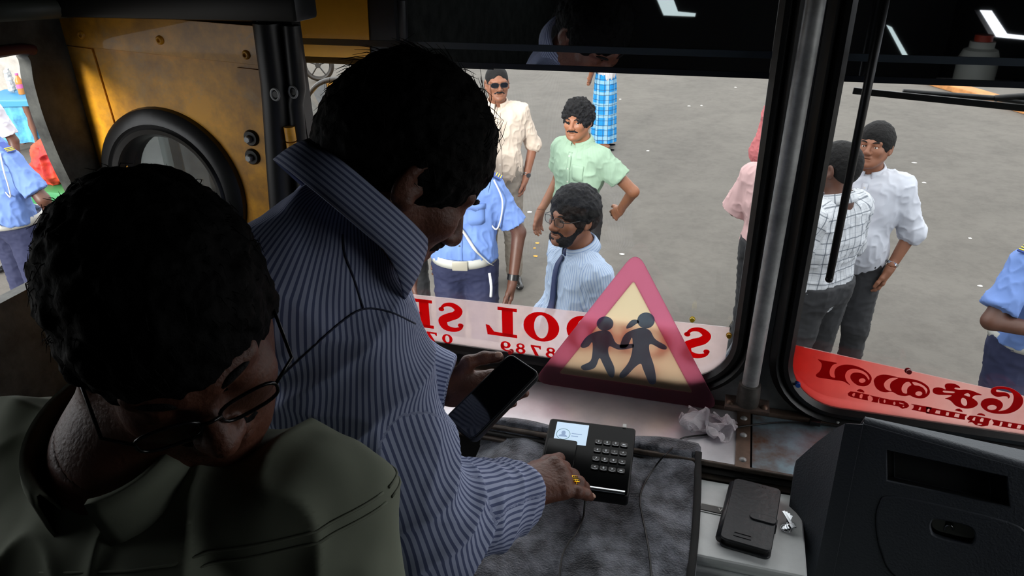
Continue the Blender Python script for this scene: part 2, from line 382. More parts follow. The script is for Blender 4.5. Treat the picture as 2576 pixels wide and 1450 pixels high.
def head_sdf(S, c, HM, s=1.0, jaw=1.0, nose=1.0, fat=1.0, neck=None, ears=True, nr=.056, closed=False):
    T = lambda x, y, z: c+HM@(V(x, y, z)*s)
    E = lambda x, y, z, r, k=.02, op='u': S.ell(T(x, y, z), V(*r)*s, HM, k=k*s, op=op)
    C = lambda a, b, ra, rb, k=.012, op='u', sq=None: S.cone(T(*a), T(*b), ra*s, rb*s, k=k*s, op=op, sq=sq)
    E(0, -.018, .035, (.077, .097, .088)); E(0, .03, -.025, (.062*fat, .062, .085), .03); E(0, .045, -.078, (.043*fat*jaw, .043, .033), .03)
    for q in (-1, 1):
        C((q*.052*fat, -.002, -.045), (q*.02, .062, -.092), .022*jaw, .018*jaw, .03)
        E(q*.040*fat, .060, -.024, (.024, .024, .022), .022)
        C((q*.012, .084, .020), (q*.045, .070, .022), .011, .010, .014)
    for q in (-1, 1): E(q*.031, .098, .000, (.019, .018, .013), .010, 's')
    if closed:
        for q in (-1, 1): E(q*.031, .0735, .000, (.0150, .0135, .0125), .006)
    else:
        for q in (-1, 1): E(q*.031, .0752, .0080, (.0165, .0125, .0078), .005); E(q*.031, .0745, -.0095, (.0150, .0115, .0058), .005)
    C((0, .084, .012), (0, .112*nose, -.030), .0075, .0125, .010); E(0, .104, -.034, (.017, .013, .010), .008)
    for q in (-1, 1): E(q*.0135, .098, -.036, (.009, .011, .009), .006)
    C((-.017, .089, -.058), (.017, .089, -.058), .0075, .0075, .008); C((-.014, .088, -.070), (.014, .088, -.070), .0085, .0085, .008)
    E(0, .094, -.0635, (.022, .010, .0016), .003, 's'); E(0, .083, -.098, (.021*jaw, .017, .016), .016)
    if ears:
        for q in (-1, 1):
            Re = HM@np.array(Matrix.Rotation(math.radians(18)*q, 3, 'Z'))@np.array(Matrix.Rotation(math.radians(-10), 3, 'X'))
            S.ell(T(q*.081, -.012, -.004), V(.009, .021, .034)*s, Re, k=.008*s)
            S.ell(T(q*.092, -.006, .002), V(.009, .011, .019)*s, Re, k=.006*s, op='s')
            S.ell(T(q*.082, -.004, -.030), V(.007, .009, .010)*s, Re, k=.006*s)
    if neck is not None: S.cone(neck, T(0, -.022, -.055), nr*1.08, nr, k=.035)
def limb_frame(a, b, ref): t = unit(b-a); u = unit(ref-t*np.dot(ref, t)); return t, u, np.cross(t, u)
def coords(pts, segs):
    """running cloth coordinates: su goes around the nearest limb, sv along it"""
    best = np.full(len(pts), 1e9); su = np.zeros(len(pts)); sv = np.zeros(len(pts))
    for a, b, r, ref, R0, s0, mode in segs:
        t, u, w = limb_frame(a, b, ref); d = pts-a; L = np.linalg.norm(b-a); al = np.clip(d@t, 0, L); q = d-al[:, None]*t
        dist = np.linalg.norm(q, axis=1)/r; x = q@u; y = q@w
        if mode == 'flat': ang = np.arctan2(y, np.abs(x)+.6*R0)*R0*np.sign(x+1e-9) if False else np.arctan2(y, -x)*R0
        else: ang = np.arctan2(y, -x)*R0
        k = dist < best; best[k] = dist[k]; su[k] = ang[k]; sv[k] = (d@t)[k]+s0
    return su+5.0, sv+5.0
def shirt_sdf(J, g=1.0, loose=.014, sleeve=.85, belly=1.0, hem=None, fk=.03, armr=1.0):
    S = Sdf(); s = J['s']; lat = unit(J['shR']-J['shL']); up = unit(J['chest']-J['pelvis']); fw = unit(np.cross(up, lat)); o = loose
    P, Wt, Ch, N = J['pelvis'], J['waist'], J['chest'], J['neck']
    S.cone(Wt-up*.10*s-lat*.05*s, Wt-up*.10*s+lat*.05*s, (.112*g)*s+o, k=.05, sq=(fw, .86))
    S.cone(Wt-lat*.035*s+fw*.018*s*belly, Wt+lat*.035*s+fw*.018*s*belly, (.108*g*belly)*s+o, k=.06, sq=(fw, .88))
    S.cone(Ch-lat*.075*s-up*.05*s, Ch+lat*.075*s-up*.05*s, .102*s*g+o, k=.06, sq=(fw, .86))
    S.cone(Ch-lat*.075*s+up*.05*s, Ch+lat*.075*s+up*.05*s, .098*s*g+o, k=.05, sq=(fw, .82))
    S.cone(J['shL']+lat*.02*s, J['shR']-lat*.02*s, .050*s+o, k=.05)
    for q in 'RL': S.cone(N+unit(N-Ch)*-.022, J['sh'+q], .040*s+o*.5, .042*s+o, k=.035)
    segs = [(P-up*.1, N, .15, fw, .145, 0, 'flat')]
    for q, sg in (('R', 1), ('L', -1)):
        a, b, c = J['sh'+q], J['el'+q], J['wr'+q]; full = sleeve > 1; e = b if full else a+(b-a)*sleeve
        S.cone(a, e, (.046*s+o*1.1)*armr, ((.040*s+o*1.4) if full else (.044*s+o*1.9))*armr, k=fk, flat=not full)
        segs.append((a, b, .075, fw, .06, .3, 'round'))
        if full:
            e2 = b+(c-b)*min(1, sleeve-1); S.cone(b, e2, (.042*s+o*1.5)*armr, (.029*s+o*1.1)*armr, k=fk, flat=True)
            f2 = unit(fw-unit(c-b)*np.dot(fw, unit(c-b))); segs.append((b, c, .06, fw, .05, .3+np.linalg.norm(b-a), 'round'))
    if hem is not None: S.cut(J['root']+V(0, 0, hem*s), V(0, 0, -1))
    return S, segs
def trouser_sdf(J, g=1.0, loose=.014, top=1.02, ankle=.07, wide=1.0):
    S = Sdf(); s = J['s']; lat = unit(J['hipR']-J['hipL'])
    S.cone(J['pelvis']-lat*.06*s+V(0, 0, .03), J['pelvis']+lat*.06*s+V(0, 0, .03), .105*s*g+loose, k=.04)
    S.cone(J['pelvis']-lat*.05*s+V(0, 0, .10), J['pelvis']+lat*.05*s+V(0, 0, .10), .105*s*g+loose*.6, k=.04)
    for q in 'RL':
        S.cone(J['hip'+q], J['kn'+q], .082*s*g+loose, .058*s*wide+loose*1.3, k=.03); S.cone(J['kn'+q], J['an'+q]-V(0, 0, .02), .056*s*wide+loose*1.3, .047*s*wide+loose*1.4, k=.03, flat=True)
    S.cut(J['root']+V(0, 0, top*s), V(0, 0, 1)); S.cut(J['root']+V(0, 0, ankle*s), V(0, 0, -1))
    return S
def body_sdf(J, g=1.0, belly=1.0, legs=True, hand_kw=None, head_kw=None, fingers=None):
    S = Sdf(); s = J['s']; lat = unit(J['shR']-J['shL']); up = unit(J['chest']-J['pelvis']); P, Wt, Ch, N = J['pelvis'], J['waist'], J['chest'], J['neck']
    fw_ = unit(np.cross(up, lat)); S.cone(P-lat*.06*s, P+lat*.06*s, .09*s*g, k=.04, sq=(fw_, .84)); S.cone(Wt-lat*.03*s, Wt+lat*.03*s, .092*s*g, k=.05, sq=(fw_, .84)); S.cone(Ch-lat*.07*s, Ch+lat*.07*s, .090*s*g, k=.05, sq=(fw_, .82))
    S.cone(J['shL'], J['shR'], .040*s, k=.04)
    S.cone(N-V(0, 0, .03), N, .06*s, k=.03)
    hk = head_kw or {}; head_sdf(S, J['head'], J['HM'], s=hk.pop('s', 1.0)*s, neck=N, **hk)
    for q, sg in (('R', 1), ('L', -1)):
        S.cone(J['sh'+q], J['el'+q], .046*s, .038*s, k=.02); S.cone(J['el'+q], J['wr'+q], .039*s, .026*s, k=.015)
        kw = dict((hand_kw or {}).get(q, {})); r = hand_sdf(S, J['wr'+q], J['hd'+q], J['pn'+q], sg, s=kw.pop('s', 1.0)*s, **kw)
        if fingers is not None: fingers[q] = r
        S.P[-1]['k'] = S.P[-1]['k']
        if legs: S.cone(J['hip'+q], J['kn'+q], .072*s, .05*s, k=.02); S.cone(J['kn'+q], J['an'+q], .05*s, .036*s, k=.015); S.cone(J['an'+q], J['an'+q]+unit(V(*(J['B']@V(0, 1, 0))))*.1-V(0, 0, .04), .035, .03, k=.02)
    return S
def wrinkle(p, t, q, amp=.004, f=22, seed=0, f2=None, aniso=(1, 1, 1)):
    n = vnormals(p, q); a = np.asarray(aniso); v = vnoise(p*a*f+seed*7.3+50); v2 = vnoise(p*a*f*2.3+seed*3.1+90); w = vnoise(p*np.array([5., 5., 4.])+seed*2.7+30)
    return p+n*(amp*(2.2*(1-np.abs(v))**3*(.5+.5*w)+.9*(1-np.abs(v2))**3-.9))[:, None], t, q
def hair_obj(J, root, m, s=1.0, t=.009, line=(.083, .062), nape=(-.085, -.05), curl=.004, hh=.005, freq=60, top=0, bald=None, name='hair', side=0, h=None):
    S = Sdf(); c, HM = J['head'], J['HM']; s = s*J['s']
    T = lambda x, y, z: c+HM@(V(x, y, z)*s)
    S.ell(T(0, -.018, .035), V(.077+t, .097+t, .088+t+top)*s, HM); S.ell(T(0, -.05, .0), V(.066+t*.8, .06+t, .075)*s, HM, k=.02)
    d = V(0, nape[0]-line[0], nape[1]-line[1]); n = V(0, d[2], -d[0]); n = -n if n[2] < 0 else n
    S.cut(T(0, line[0], line[1]), -(HM@n))
    if side: 
        for q in (-1, 1): S.ell(T(q*.078, .020, .012), V(.008, .010, .026)*s, HM, k=.01)
    if bald: S.ell(T(0, bald[0], bald[1]), V(.06, .075, .05)*s, HM, k=.02, op='s')
    p, tr, q = S.mesh(h or hh); nn = vnormals(p, q)
    p = p+nn*(curl*(vnoise(p*freq)+.6*vnoise(p*freq*2.2+9)))[:, None]
    o = link(name, poly_mesh(name, [(p, tr, q)]), m, root, True); return o
def beard_obj(J, root, m, s=1.0, t=.006, kind='full', hh=.004):
    S = Sdf(); c, HM = J['head'], J['HM']; s = s*J['s']; T = lambda x, y, z: c+HM@(V(x, y, z)*s)
    if kind in ('full', 'goatee'):
        w = 1 if kind == 'full' else .55
        S.ell(T(0, .048, -.082), V(.046*w+t, .045+t, .035+t)*s, HM, k=.02)
        if kind == 'full':
            for q in (-1, 1): S.cone(T(q*.058, .004, -.025), T(q*.03, .06, -.09), (.018+t)*s, (.02+t)*s, k=.02)
        S.ell(T(0, .10, -.066), V(.021, .02, .010)*s, HM, k=.006, op='s')
    if kind in ('full', 'goatee', 'mustache'):
        for q in (-1, 1): S.cone(T(q*.004, .0985, -.0475), T(q*.033, .080, -.058), .0088*s, .0055*s, k=.006)
    p, tr, q = S.mesh(hh); nn = vnormals(p, q); p = p+nn*(.0018*vnoise(p*150))[:, None]
    nm = 'mustache' if kind == 'mustache' else 'beard'
    return link(nm, poly_mesh(nm, [(p, tr, q)]), m, root, True)
def eyes(J, root, s=1.0, closed=False):
    s = s*J['s']; c, HM = J['head'], J['HM']
    for q in (-1, 1):
        o = c+HM@(V(q*.031, .0735, -.001)*s)
        if not closed:
            b = MB(); b.sphere(o, .0118*s, 12); e = b.build('eye', [M_EYE], root, True)
            b = MB(); b.sphere(o+HM@(V(0, .0070, .0)*s), .0060*s, 8); b.build('iris', M_BLACKEYE, e, True)
        b = MB(); pts = [c+HM@(V(q*(.014+.034*k/5), .0945-.014*(k/5)**2, .020+.006*math.sin(k/5*2.6))*s) for k in range(6)]; b.tube(pts, [.002*s, .0035*s, .0038*s, .0035*s, .003*s, .0012*s], 6); b.build('eyebrow', M_HAIR, root, True)
def glasses(J, root, m, lens, s=1.0, w=.0015, name='glasses', rx=.025, rz=.018, z0=.0):
    s = s*J['s']; c, HM = J['head'], J['HM']; T = lambda x, y, z: c+HM@(V(x, y, z)*s); b = MB(); L = MB()
    for q in (-1, 1):
        ring = []
        for k in range(20):
            a = 2*math.pi*k/20; x = rx*np.sign(math.cos(a))*abs(math.cos(a))**.7; z = rz*np.sign(math.sin(a))*abs(math.sin(a))**.7; ring.append(T(q*.033+x, .108-abs(q*.033+x)*.12, z0+z))
        b.tube(ring, w, 6, closed=True)
        vs = [L.bm.verts.new(tuple(p)) for p in ring]; L.bm.faces.new(vs)
        b.tube([T(q*.058, .101, z0+.006), T(q*.078, .085, z0+.008), T(q*.083, .0, z0+.010), T(q*.084, -.02, z0-.006)], w, 6)
    b.tube([T(-.009, .108, z0+.004), T(0, .111, z0+.007), T(.009, .108, z0+.004)], w, 6)
    g = b.build(name, m, root, True); L.build('lens', lens, g)
    return g
def collar(J, root, m, r=.066, hgt=.032, fold=.048, tip=.035, n=40, tilt=18, s=1.0, gap=14, drop=.0, c=None, axis=None, fwd=None, attrs=False, th=.0022, name='collar', oval=1.0, lift=.017):
    s = s*J['s']; N = J['neck'] if c is None else c; up = unit(J['chest']-J['pelvis']); lat = unit(J['shR']-J['shL'])
    fw = unit(np.cross(up, lat)) if fwd is None else unit(fwd); ax = unit(rotv(up, np.cross(up, fw), tilt*-1)) if axis is None else unit(axis)
    ax = unit(up*math.cos(math.radians(tilt))+fw*math.sin(math.radians(tilt))) if axis is None else ax
    fw = unit(fw-ax*np.dot(fw, ax)); sd = np.cross(fw, ax); P = []
    for i in range(n+1):
        a = math.radians(gap)+(2*math.pi-2*math.radians(gap))*i/n; e = abs(i/n-.5)*2; fr = max(0, (e-.72)/.28)
        d = fw*math.cos(a)+sd*math.sin(a); d = d*(1 if abs(math.cos(a)) < 0 else 1); base = N+ax*lift*s+fw*drop
        ro = r*s*(1+(oval-1)*abs(math.cos(a)))
        row = [base+d*ro, base+d*ro*.99+ax*hgt*.5*s, base+d*ro*.985+ax*hgt*s, base+d*(ro+.006*s)+ax*(hgt+.003)*s,
               base+d*(ro+.013*s)+ax*(hgt-.010)*s, base+d*(ro+.018*s+.006*fr)+ax*(hgt-fold*.6-.3*tip*fr)*s, base+d*(ro+.021*s+.012*fr)+ax*(hgt-fold-tip*fr)*s]
        P.append(row)
    b = MB(); b.grid(P, th); o = b.build(name, m, root, True)
    if attrs:
        me = o.data; co = np.empty(len(me.vertices)*3, np.float32); me.vertices.foreach_get('co', co); co = co.reshape(-1, 3)+ORG[o.name]
        h = (co-N)@ax; x = (co-N)@fw; y = (co-N)@sd; su = h; sv = np.arctan2(y, x)*r
        for k, v in (('su', su+5), ('sv', sv+5)): a = me.attributes.new(k, 'FLOAT', 'POINT'); a.data.foreach_set('value', v.astype(np.float32))
    return o
def shoe(J, root, q, m, sandal=False):
    f = unit(J['B']@V((.18 if q == 'R' else -.18), 1, 0)); a = J['an'+q]; g = V(a[0], a[1], J['root'][2]); S = Sdf()
    if sandal:
        b = MB(); P0 = [g+f*x+np.cross(f, V(0, 0, 1))*y*w+V(0, 0, .012) for x, y, w in ((-.07, -1, .03), (-.07, 1, .03), (.02, 1, .033), (.10, 1, .045), (.19, .6, .04), (.19, -.6, .04), (.10, -1, .045), (.02, -1, .033))]
        vs = [b.bm.verts.new(tuple(p)) for p in P0]; fc = b.bm.faces.new(vs); bmesh.ops.solidify(b.bm, geom=[fc], thickness=.018); b.build('sandal', m, root); return
    S.cone(g-f*.05+V(0, 0, .045), g+f*.06+V(0, 0, .045), .042, .042, k=.03); S.cone(g+f*.06+V(0, 0, .035), g+f*.17+V(0, 0, .032), .042, .034, k=.03, sq=(V(0, 0, 1), .8))
    S.cone(g-f*.03+V(0, 0, .05), g-f*.03+V(0, 0, .10), .040, .042, k=.02); S.cut(g+V(0, 0, .006), V(0, 0, -1)); S.cut(g+V(0, 0, .105), V(0, 0, 1))
    p, t, qd = S.mesh(.008); link('shoe', poly_mesh('shoe', [(p, t, qd)]), m, root, True)
def person(label, J, skin, shirt=None, trousers=None, g=1.0, belly=1.0, loose=.014, sleeve=.8, hem=.86, hair=None, head_kw=None, hand_kw=None, res=.008, hres=.0036,
           top=1.03, ankle=.06, wide=1.0, shoes=None, sandal=False, tucked=False, cloth_res=.0065, wr_amp=.007, collar_kw=None, face=True, stripes=False, seed=0, wf=13, fingers=None, hand_res=.0045):
    root = empty('person', J['root'], label, 'person'); hk = dict(head_kw or {}); hs = hk.get('s', 1.0)
    S = body_sdf(J, g*.95, belly, head_kw=hk, hand_kw=hand_kw, fingers=fingers); s = J['s']
    balls = [(J['head']+J['HM']@V(0, .02, .0), .155*s*hs)]+[(J['wr'+q]+J['hd'+q]*.095*s, .118*s) for q in 'RL']
    ch = [S.mesh(res, outside=balls)]+[S.mesh(hres if i == 0 else hand_res, inside=b) for i, b in enumerate(balls)]
    link('body', poly_mesh('body', ch), skin, root, True)
    if shirt is not None:
        Sh, segs = shirt_sdf(J, g, loose, sleeve, belly, hem=(None if tucked else hem)); 
        if tucked: Sh.cut(J['root']+V(0, 0, hem*s), V(0, 0, -1))
        p, t, q = Sh.mesh(cloth_res); at_ = None
        p0 = p; p, t, q = wrinkle(p, t, q, wr_amp, wf, seed, aniso=(1, 1, .7)); su, sv = coords(p0, segs); at_ = {'su': su, 'sv': sv}
        so_ = link('shirt', poly_mesh('shirt', [(p, t, q)], at_), shirt, root, True)
        if collar_kw is not False: collar(J, so_, shirt, attrs=True, **(collar_kw or {}))
    else: so_ = None
    if trousers is not None:
        Tr = trouser_sdf(J, g, .014, top, ankle, wide); p, t, q = wrinkle(*Tr.mesh(.009), .005, 12, seed+3, aniso=(1, 1, 1.5))
        link('trousers', poly_mesh('trousers', [(p, t, q)], {'su': p[:, 0]+5, 'sv': p[:, 2]+5}), trousers, root, True)
    if shoes is not None:
        for q in 'RL': shoe(J, root, q, shoes, sandal)
    if hair: hair_obj(J, root, **hair)
    if face: eyes(J, root, hs)
    return root, so_
def placket(J, so_, m, mb, hem=.9, g=1.0, belly=1.0, loose=.014, s=None, pocket=None):
    """button strip, buttons and breast pocket laid on the shirt front by casting onto the shirt"""
    from mathutils.bvhtree import BVHTree
    me = so_.data; off = Vector(ORG[so_.name]); bvh = BVHTree.FromPolygons([v.co+off for v in me.vertices], [p.vertices[:] for p in me.polygons])
    lat = unit(J['shR']-J['shL']); up = unit(J['chest']-J['pelvis']); fw = unit(np.cross(up, lat)); sc = J['s']
    def hit(x, z):
        o = J['chest']+lat*x*sc+up*z*sc+fw*.5; r = bvh.ray_cast(Vector(o), Vector(-fw)); return (np.array(r[0]), np.array(r[1])) if r[0] is not None else None
    rows = []
    for k in range(22):
        z = .125-.5*k/21; hs_ = [hit(x, z) for x in (-.015, 0, .015)]
        if all(hs_) : rows.append([h[0]+fw*.0025 for h in hs_])
    if len(rows) > 2: b = MB(); b.grid(rows, .0015); b.build('placket', m, so_, True)
    for k in range(6):
        h = hit(0, .10-.085*k)
        if h: b = MB(); b.disc(h[0]+fw*.003, fw, .0055, .002, 10); b.build('button', mb, so_)
    if pocket:
        for px in pocket:
            rows = []
            for j in range(6):
                hs_ = [hit(px-.045+.09*i/5, .055-.095*j/5-(.012 if (j == 5 and 0 < i < 5) else 0)) for i in range(6)]
                if all(hs_): rows.append([h[0]+fw*.004 for h in hs_])
            if len(rows) > 2: b = MB(); b.grid(rows, .002); b.build('pocket', m, so_, True)
    return hit
def belt(J, root, m, mbk, g=1.0, z=1.02, w=.04, r=(.17, .135), c=None):
    """flat belt around the waist with a plate buckle"""
    s = J['s']; B = J['B']; C0 = np.array([J['waist'][0], J['waist'][1], J['root'][2]+z*s]); P = []
    for k in range(49):
        a = 2*math.pi*k/48; d = B@V(math.sin(a)*r[0]*g*s, math.cos(a)*r[1]*g*s, 0); P.append([C0+d+V(0, 0, -w/2), C0+d*1.02, C0+d+V(0, 0, w/2)])
    b = MB(); b.grid(P, .006); o = b.build('belt', m, root, True)
    b = MB(); d = B@V(0, r[1]*g*s+.005, 0); b.box(C0+d, (.085, .012, w*1.08), R=B, bev=.004); b.build('buckle', mbk, o, 'auto'); return o
def epaulette(J, root, q, m, ms):
    a, b_ = J['neck'], J['sh'+q]; s = J['s']; d = unit(b_-a); up = unit(np.cross(np.cross(d, V(0, 0, 1)), d)); side = np.cross(up, d); o = b_+up*.083*s
    b = MB(); b.hexa([o-d*.075*s-side*.018+up*.006, o-d*.075*s+side*.018+up*.006, o+d*.028*s+side*.026-up*.01, o+d*.028*s-side*.026-up*.01,
                      o-d*.075*s-side*.018+up*.011, o-d*.075*s+side*.018+up*.011, o+d*.028*s+side*.026-up*.003, o+d*.028*s-side*.026-up*.003]); e = b.build('epaulette', m, root)
    for k in range(3):
        c = o+d*(.020-.013*k)*s+up*(.001+.0023*k); b = MB(); b.box(c-up*.0005, (.005, .046, .0035), R=np.stack([d, side, up], 1)); b.build('stripe', ms, e)
# ------------------------------------------------------------------ shared materials
M_EYE = mat('eye_white', 'd8d2c8', .3); M_BLACKEYE = mat('iris', '1a1210', .2); M_HAIR = mat('black_hair', '0b0a0a', .75, spec=.25, bump=.9, bscale=130)
M_GREYHAIR = mat('grey_hair', '77736e', .8, var=.4, vscale=60, bump=.8, bscale=130)
M_SKIN = mat('skin', '8a583e', .55, var=.10, vscale=14); M_SKIN_D = mat('dark_skin', '5d3a2b', .5, var=.12, vscale=14); M_SKIN_L = mat('warm_skin', 'a0694a', .5, var=.1, vscale=14)
M_SKIN_FG = mat('foreground_skin', '633b2b', .5, var=.16, vscale=40, bump=.35, bscale=180)
M_BLK = mat('black_metal', '131314', .42, var=.3, vscale=9); M_RUB = mat('black_rubber', '101011', .38, bump=.1, bscale=40); M_WHITE = mat('white_plastic', 'dcdcd8', .5); M_CHROME = mat('chrome', 'b8bcc0', .18, metal=1)
M_DARKIN = mat('dark_lining', '1b1a1a', .8); M_STEELTUBE = mat('worn_steel_tube', 'a4a5a4', .45, metal=.3, var=.35, vscale=16); M_GLASSES = mat('glasses_frame', '0c0c0e', .25)
M_LENS = mat_clear('lens', (.8, .85, .9)); M_LENS_FG = mat_clear('lens_dull', (.75, .8, .82), refl=.15); M_DLENS = mat('dark_lens', '15171c', .08)
M_GLASS = mat_clear('windshield_glass', (.955, .965, .965), ior=1.38)
def set_attrs(o, **k):
    for a, b in k.items(): o[a] = b
    return o
# ------------------------------------------------------------------ ground
m = mat('asphalt', '7e7a74', .9, var=.10, vscale=.9, bump=.5, bscale=45, spec=.3); n = m.node_tree; b_ = n.nodes['Principled BSDF']
tcn = [x for x in n.nodes if x.type == 'TEX_COORD'][0]; old = b_.inputs['Base Color'].links[0].from_socket
vz = n.nodes.new('ShaderNodeTexNoise'); vz.inputs['Scale'].default_value = 5.5; vz.inputs['Detail'].default_value = 8; vz.inputs['Roughness'].default_value = .75
rp = n.nodes.new('ShaderNodeValToRGB'); rp.color_ramp.elements[0].position = .36; rp.color_ramp.elements[0].color = (.72, .70, .68, 1); rp.color_ramp.elements[1].position = .56; rp.color_ramp.elements[1].color = (1, .985, .96, 1)
mx = n.nodes.new('ShaderNodeMix'); mx.data_type = 'RGBA'; mx.blend_type = 'MULTIPLY'; mx.inputs[0].default_value = .6
n.links.new(tcn.outputs['Object'], vz.inputs['Vector']); n.links.new(vz.outputs['Fac'], rp.inputs[0]); n.links.new(old, mx.inputs[6]); n.links.new(rp.outputs[0], mx.inputs[7]); n.links.new(mx.outputs[2], b_.inputs['Base Color'])
g = MB().box((0, 12, -.05), (60, 50, .1)).build('ground', m); tag(g, kind='structure')
# ------------------------------------------------------------------ bus shell
YW = 1.5
m_wall = mat('painted_steel', '6d6f70', .55, var=.35, vscale=10, bump=.2, bscale=30)
hole_l = rrect(-1.2, 1.765, .060, 2.93, .115); hole_r = rrect(.182, 1.742, 1.26, 2.93, .115)
wf = plate('wall_front', [[(-1.36, .75), (1.36, .75), (1.36, 3.02), (-1.36, 3.02)], hole_l, hole_r], (0, YW+.012, 0), (1, 0, 0), (0, 0, 1), .03, m_wall); tag(wf, kind='structure')
def box_struct(name, c, size, m, label=None): o = MB().box(c, size).build(name, m); tag(o, label, kind='structure'); return o
box_struct('ceiling', (0, -.7, 3.03), (2.76, 4.5, .04), M_DARKIN); box_struct('floor', (0, -.7, .88), (2.76, 4.4, .04), mat('bus_floor', '2b2a29', .8, var=.3))
wb_ = plate('wall_back', [[(-1.38, .85), (1.38, .85), (1.38, 3.05), (-1.38, 3.05)], [(-.78, 2.45), (-.64, 2.45), (-.479, 2.106), (-.349, 2.095), (-.353, 2.071), (-.584, 2.075)], [(.943, 2.04), (.984, 2.024), (1.137, 1.82), (1.10, 1.82)]], (0, -2.9, 0), (1, 0, 0), (0, 0, 1), .03, M_DARKIN); tag(wb_, kind='structure')
tag(MB().box((.2, -2.925, 2.2), (2.2, .004, .9)).build('window_4', mat_clear('tinted_rear_glass', (.6, .64, .62))), kind='structure'); 
wr_ = plate('wall_right', [[(-2.9, .86), (1.51, .86), (1.51, 3.04), (-2.9, 3.04)], rrect(.40, 1.7, 1.43, 2.78, .1), [(-2.42, 2.19), (-2.06, 2.222), (-1.68, 2.145), (-1.10, 2.20), (-1.08, 2.185), (-1.96, 2.093)]], (1.36, 0, 0), (0, 1, 0), (0, 0, 1), .03, M_DARKIN); tag(wr_, kind='structure')
# left side wall with the side opening just behind the corner
wl = plate('wall_left', [[(-2.9, .86), (1.51, .86), (1.51, 3.04), (-2.9, 3.04)],
     spline([(1.10, 2.506), (1.152, 2.500), (1.148, 2.45), (1.147, 2.38), (1.156, 2.29), (1.172, 2.20), (1.175, 2.13), (1.15, 2.09), (1.1, 2.07), (.3, 2.07), (.14, 2.09), (.11, 2.13), (.1, 2.3), (.12, 2.49), (.2, 2.512)], 4, True), rrect(1.315, 1.75, 1.470, 2.43, .04)],
     (-1.345, 0, 0), (0, 1, 0), (0, 0, 1), .03, mat('worn_pillar_paint', '3c3e3a', .6, var=.5, vscale=14, var2='1c1d1b', bump=.4, bscale=30)); tag(wl, kind='structure')
o = MB().tube([V(-1.325, y, z) for y, z in spline([(.1, 2.518), (.8, 2.522), (1.10, 2.518), (1.165, 2.510)], 4)], .010, 8).build('trim_1', mat('maroon_trim', '4a1c20', .6), smooth=True); tag(o, kind='structure')
tag(MB().box((-1.345, 1.392, 2.09), (.004, .17, .70)).build('window_3', M_GLASS), kind='structure')
o = MB().box((-1.05, 1.25, 2.592), (.58, .075, .055), bev=.01).build('trim_2', M_BLK, smooth='auto'); tag(o, kind='structure')
o = MB().tube([onX(-20, 28, -1.3), onX(200, 18, -1.3), onX(460, -6, -1.3)], .02, 10).build('trim_3', mat('grey_green_rail', '4b4f49', .5), smooth=True); tag(o, kind='structure')
# rubber seals round both panes
def seal(name, x0, x1, w0=.045):
    P = rrect(x0, 1.765 if x0 < 0 else 1.742, x1, 2.93, .115, 10); c = [(x0+x1)/2, 2.35]; b = MB(); prof = [(-.004, .0), (-.004, .016), (.006, .026), (w0*.35, .024), (w0*.5, .016), (w0*.68, .026), (w0, .012), (w0, 0)]
    R_ = []
    for i, p in enumerate(P):
        a, q = P[i-1], P[(i+1) % len(P)]; t = unit(V(q[0]-a[0], q[1]-a[1])); nn = V(t[1], -t[0])
        R_.append([V(p[0]+nn[0]*w, YW-.004-h, p[1]+nn[1]*w) for w, h in prof])
    R_.append(R_[0]); b.grid(R_); o = b.build(name, M_RUB, smooth='auto'); tag(o, kind='structure'); return o
seal('window_frame_1', -1.2, .060); seal('window_frame_2', .182, 1.26)
for i, h in ((1, (-1.2, .06)), (2, (.182, 1.26))):
    gp = MB().box(((h[0]+h[1])/2, YW+.006, 2.35), (h[1]-h[0]+.02, .005, 1.20)).build('window_%d' % i, M_GLASS); tag(gp, kind='structure')
# dark film along the top of both panes, with reflections painted on as two paler stripes
m_film = bpy.data.materials.new('dark_window_film'); m_film.use_nodes = True; n = m_film.node_tree; n.nodes.clear()
out = n.nodes.new('ShaderNodeOutputMaterial'); gl = n.nodes.new('ShaderNodeBsdfGlossy'); gl.inputs[0].default_value = (.92, .95, 1, 1); gl.inputs['Roughness'].default_value = .015
dk = n.nodes.new('ShaderNodeBsdfDiffuse'); dk.inputs[0].default_value = (.0012, .0016, .003, 1); fr = n.nodes.new('ShaderNodeLayerWeight'); fr.inputs[0].default_value = .35
mr = n.nodes.new('ShaderNodeMapRange'); mr.inputs[3].default_value = .82; mr.inputs[4].default_value = .95; mx = n.nodes.new('ShaderNodeMixShader')
n.links.new(fr.outputs['Fresnel'], mr.inputs[0]); n.links.new(mr.outputs[0], mx.inputs[0]); n.links.new(dk.outputs[0], mx.inputs[1]); n.links.new(gl.outputs[0], mx.inputs[2]); n.links.new(mx.outputs[0], out.inputs[0])
m_refl_low = mat('film_low_reflection', '20242c', .3); m_refl_high = mat('film_high_reflection', '3d4650', .3)
for i, (a, b) in enumerate(((-1.195, .056), (.186, 1.255))):
    f = plate('window_film', [[(a, 2.447), (b, 2.447), (b, 2.925), (a, 2.925)]], (0, YW-.002, 0), (1, 0, 0), (0, 0, 1), .001, m_film)
    tag(f, ['dark mirror-like tint film across the top of the wide left windshield pane', 'dark mirror-like tint film across the top of the right windshield pane'][i], 'tint film', 'tint films')
    MB().box(((a+b)/2, YW-.004, 2.452), (b-a, .001, .011)).build('hem', m_refl_low, f)  # lower stripe: a reflection painted along the film's bottom edge
    MB().box(((a+b)/2, YW-.004, 2.490), (b-a, .001, .013)).build('line', m_refl_high, f)  # upper stripe: painted reflection of a ledge edge
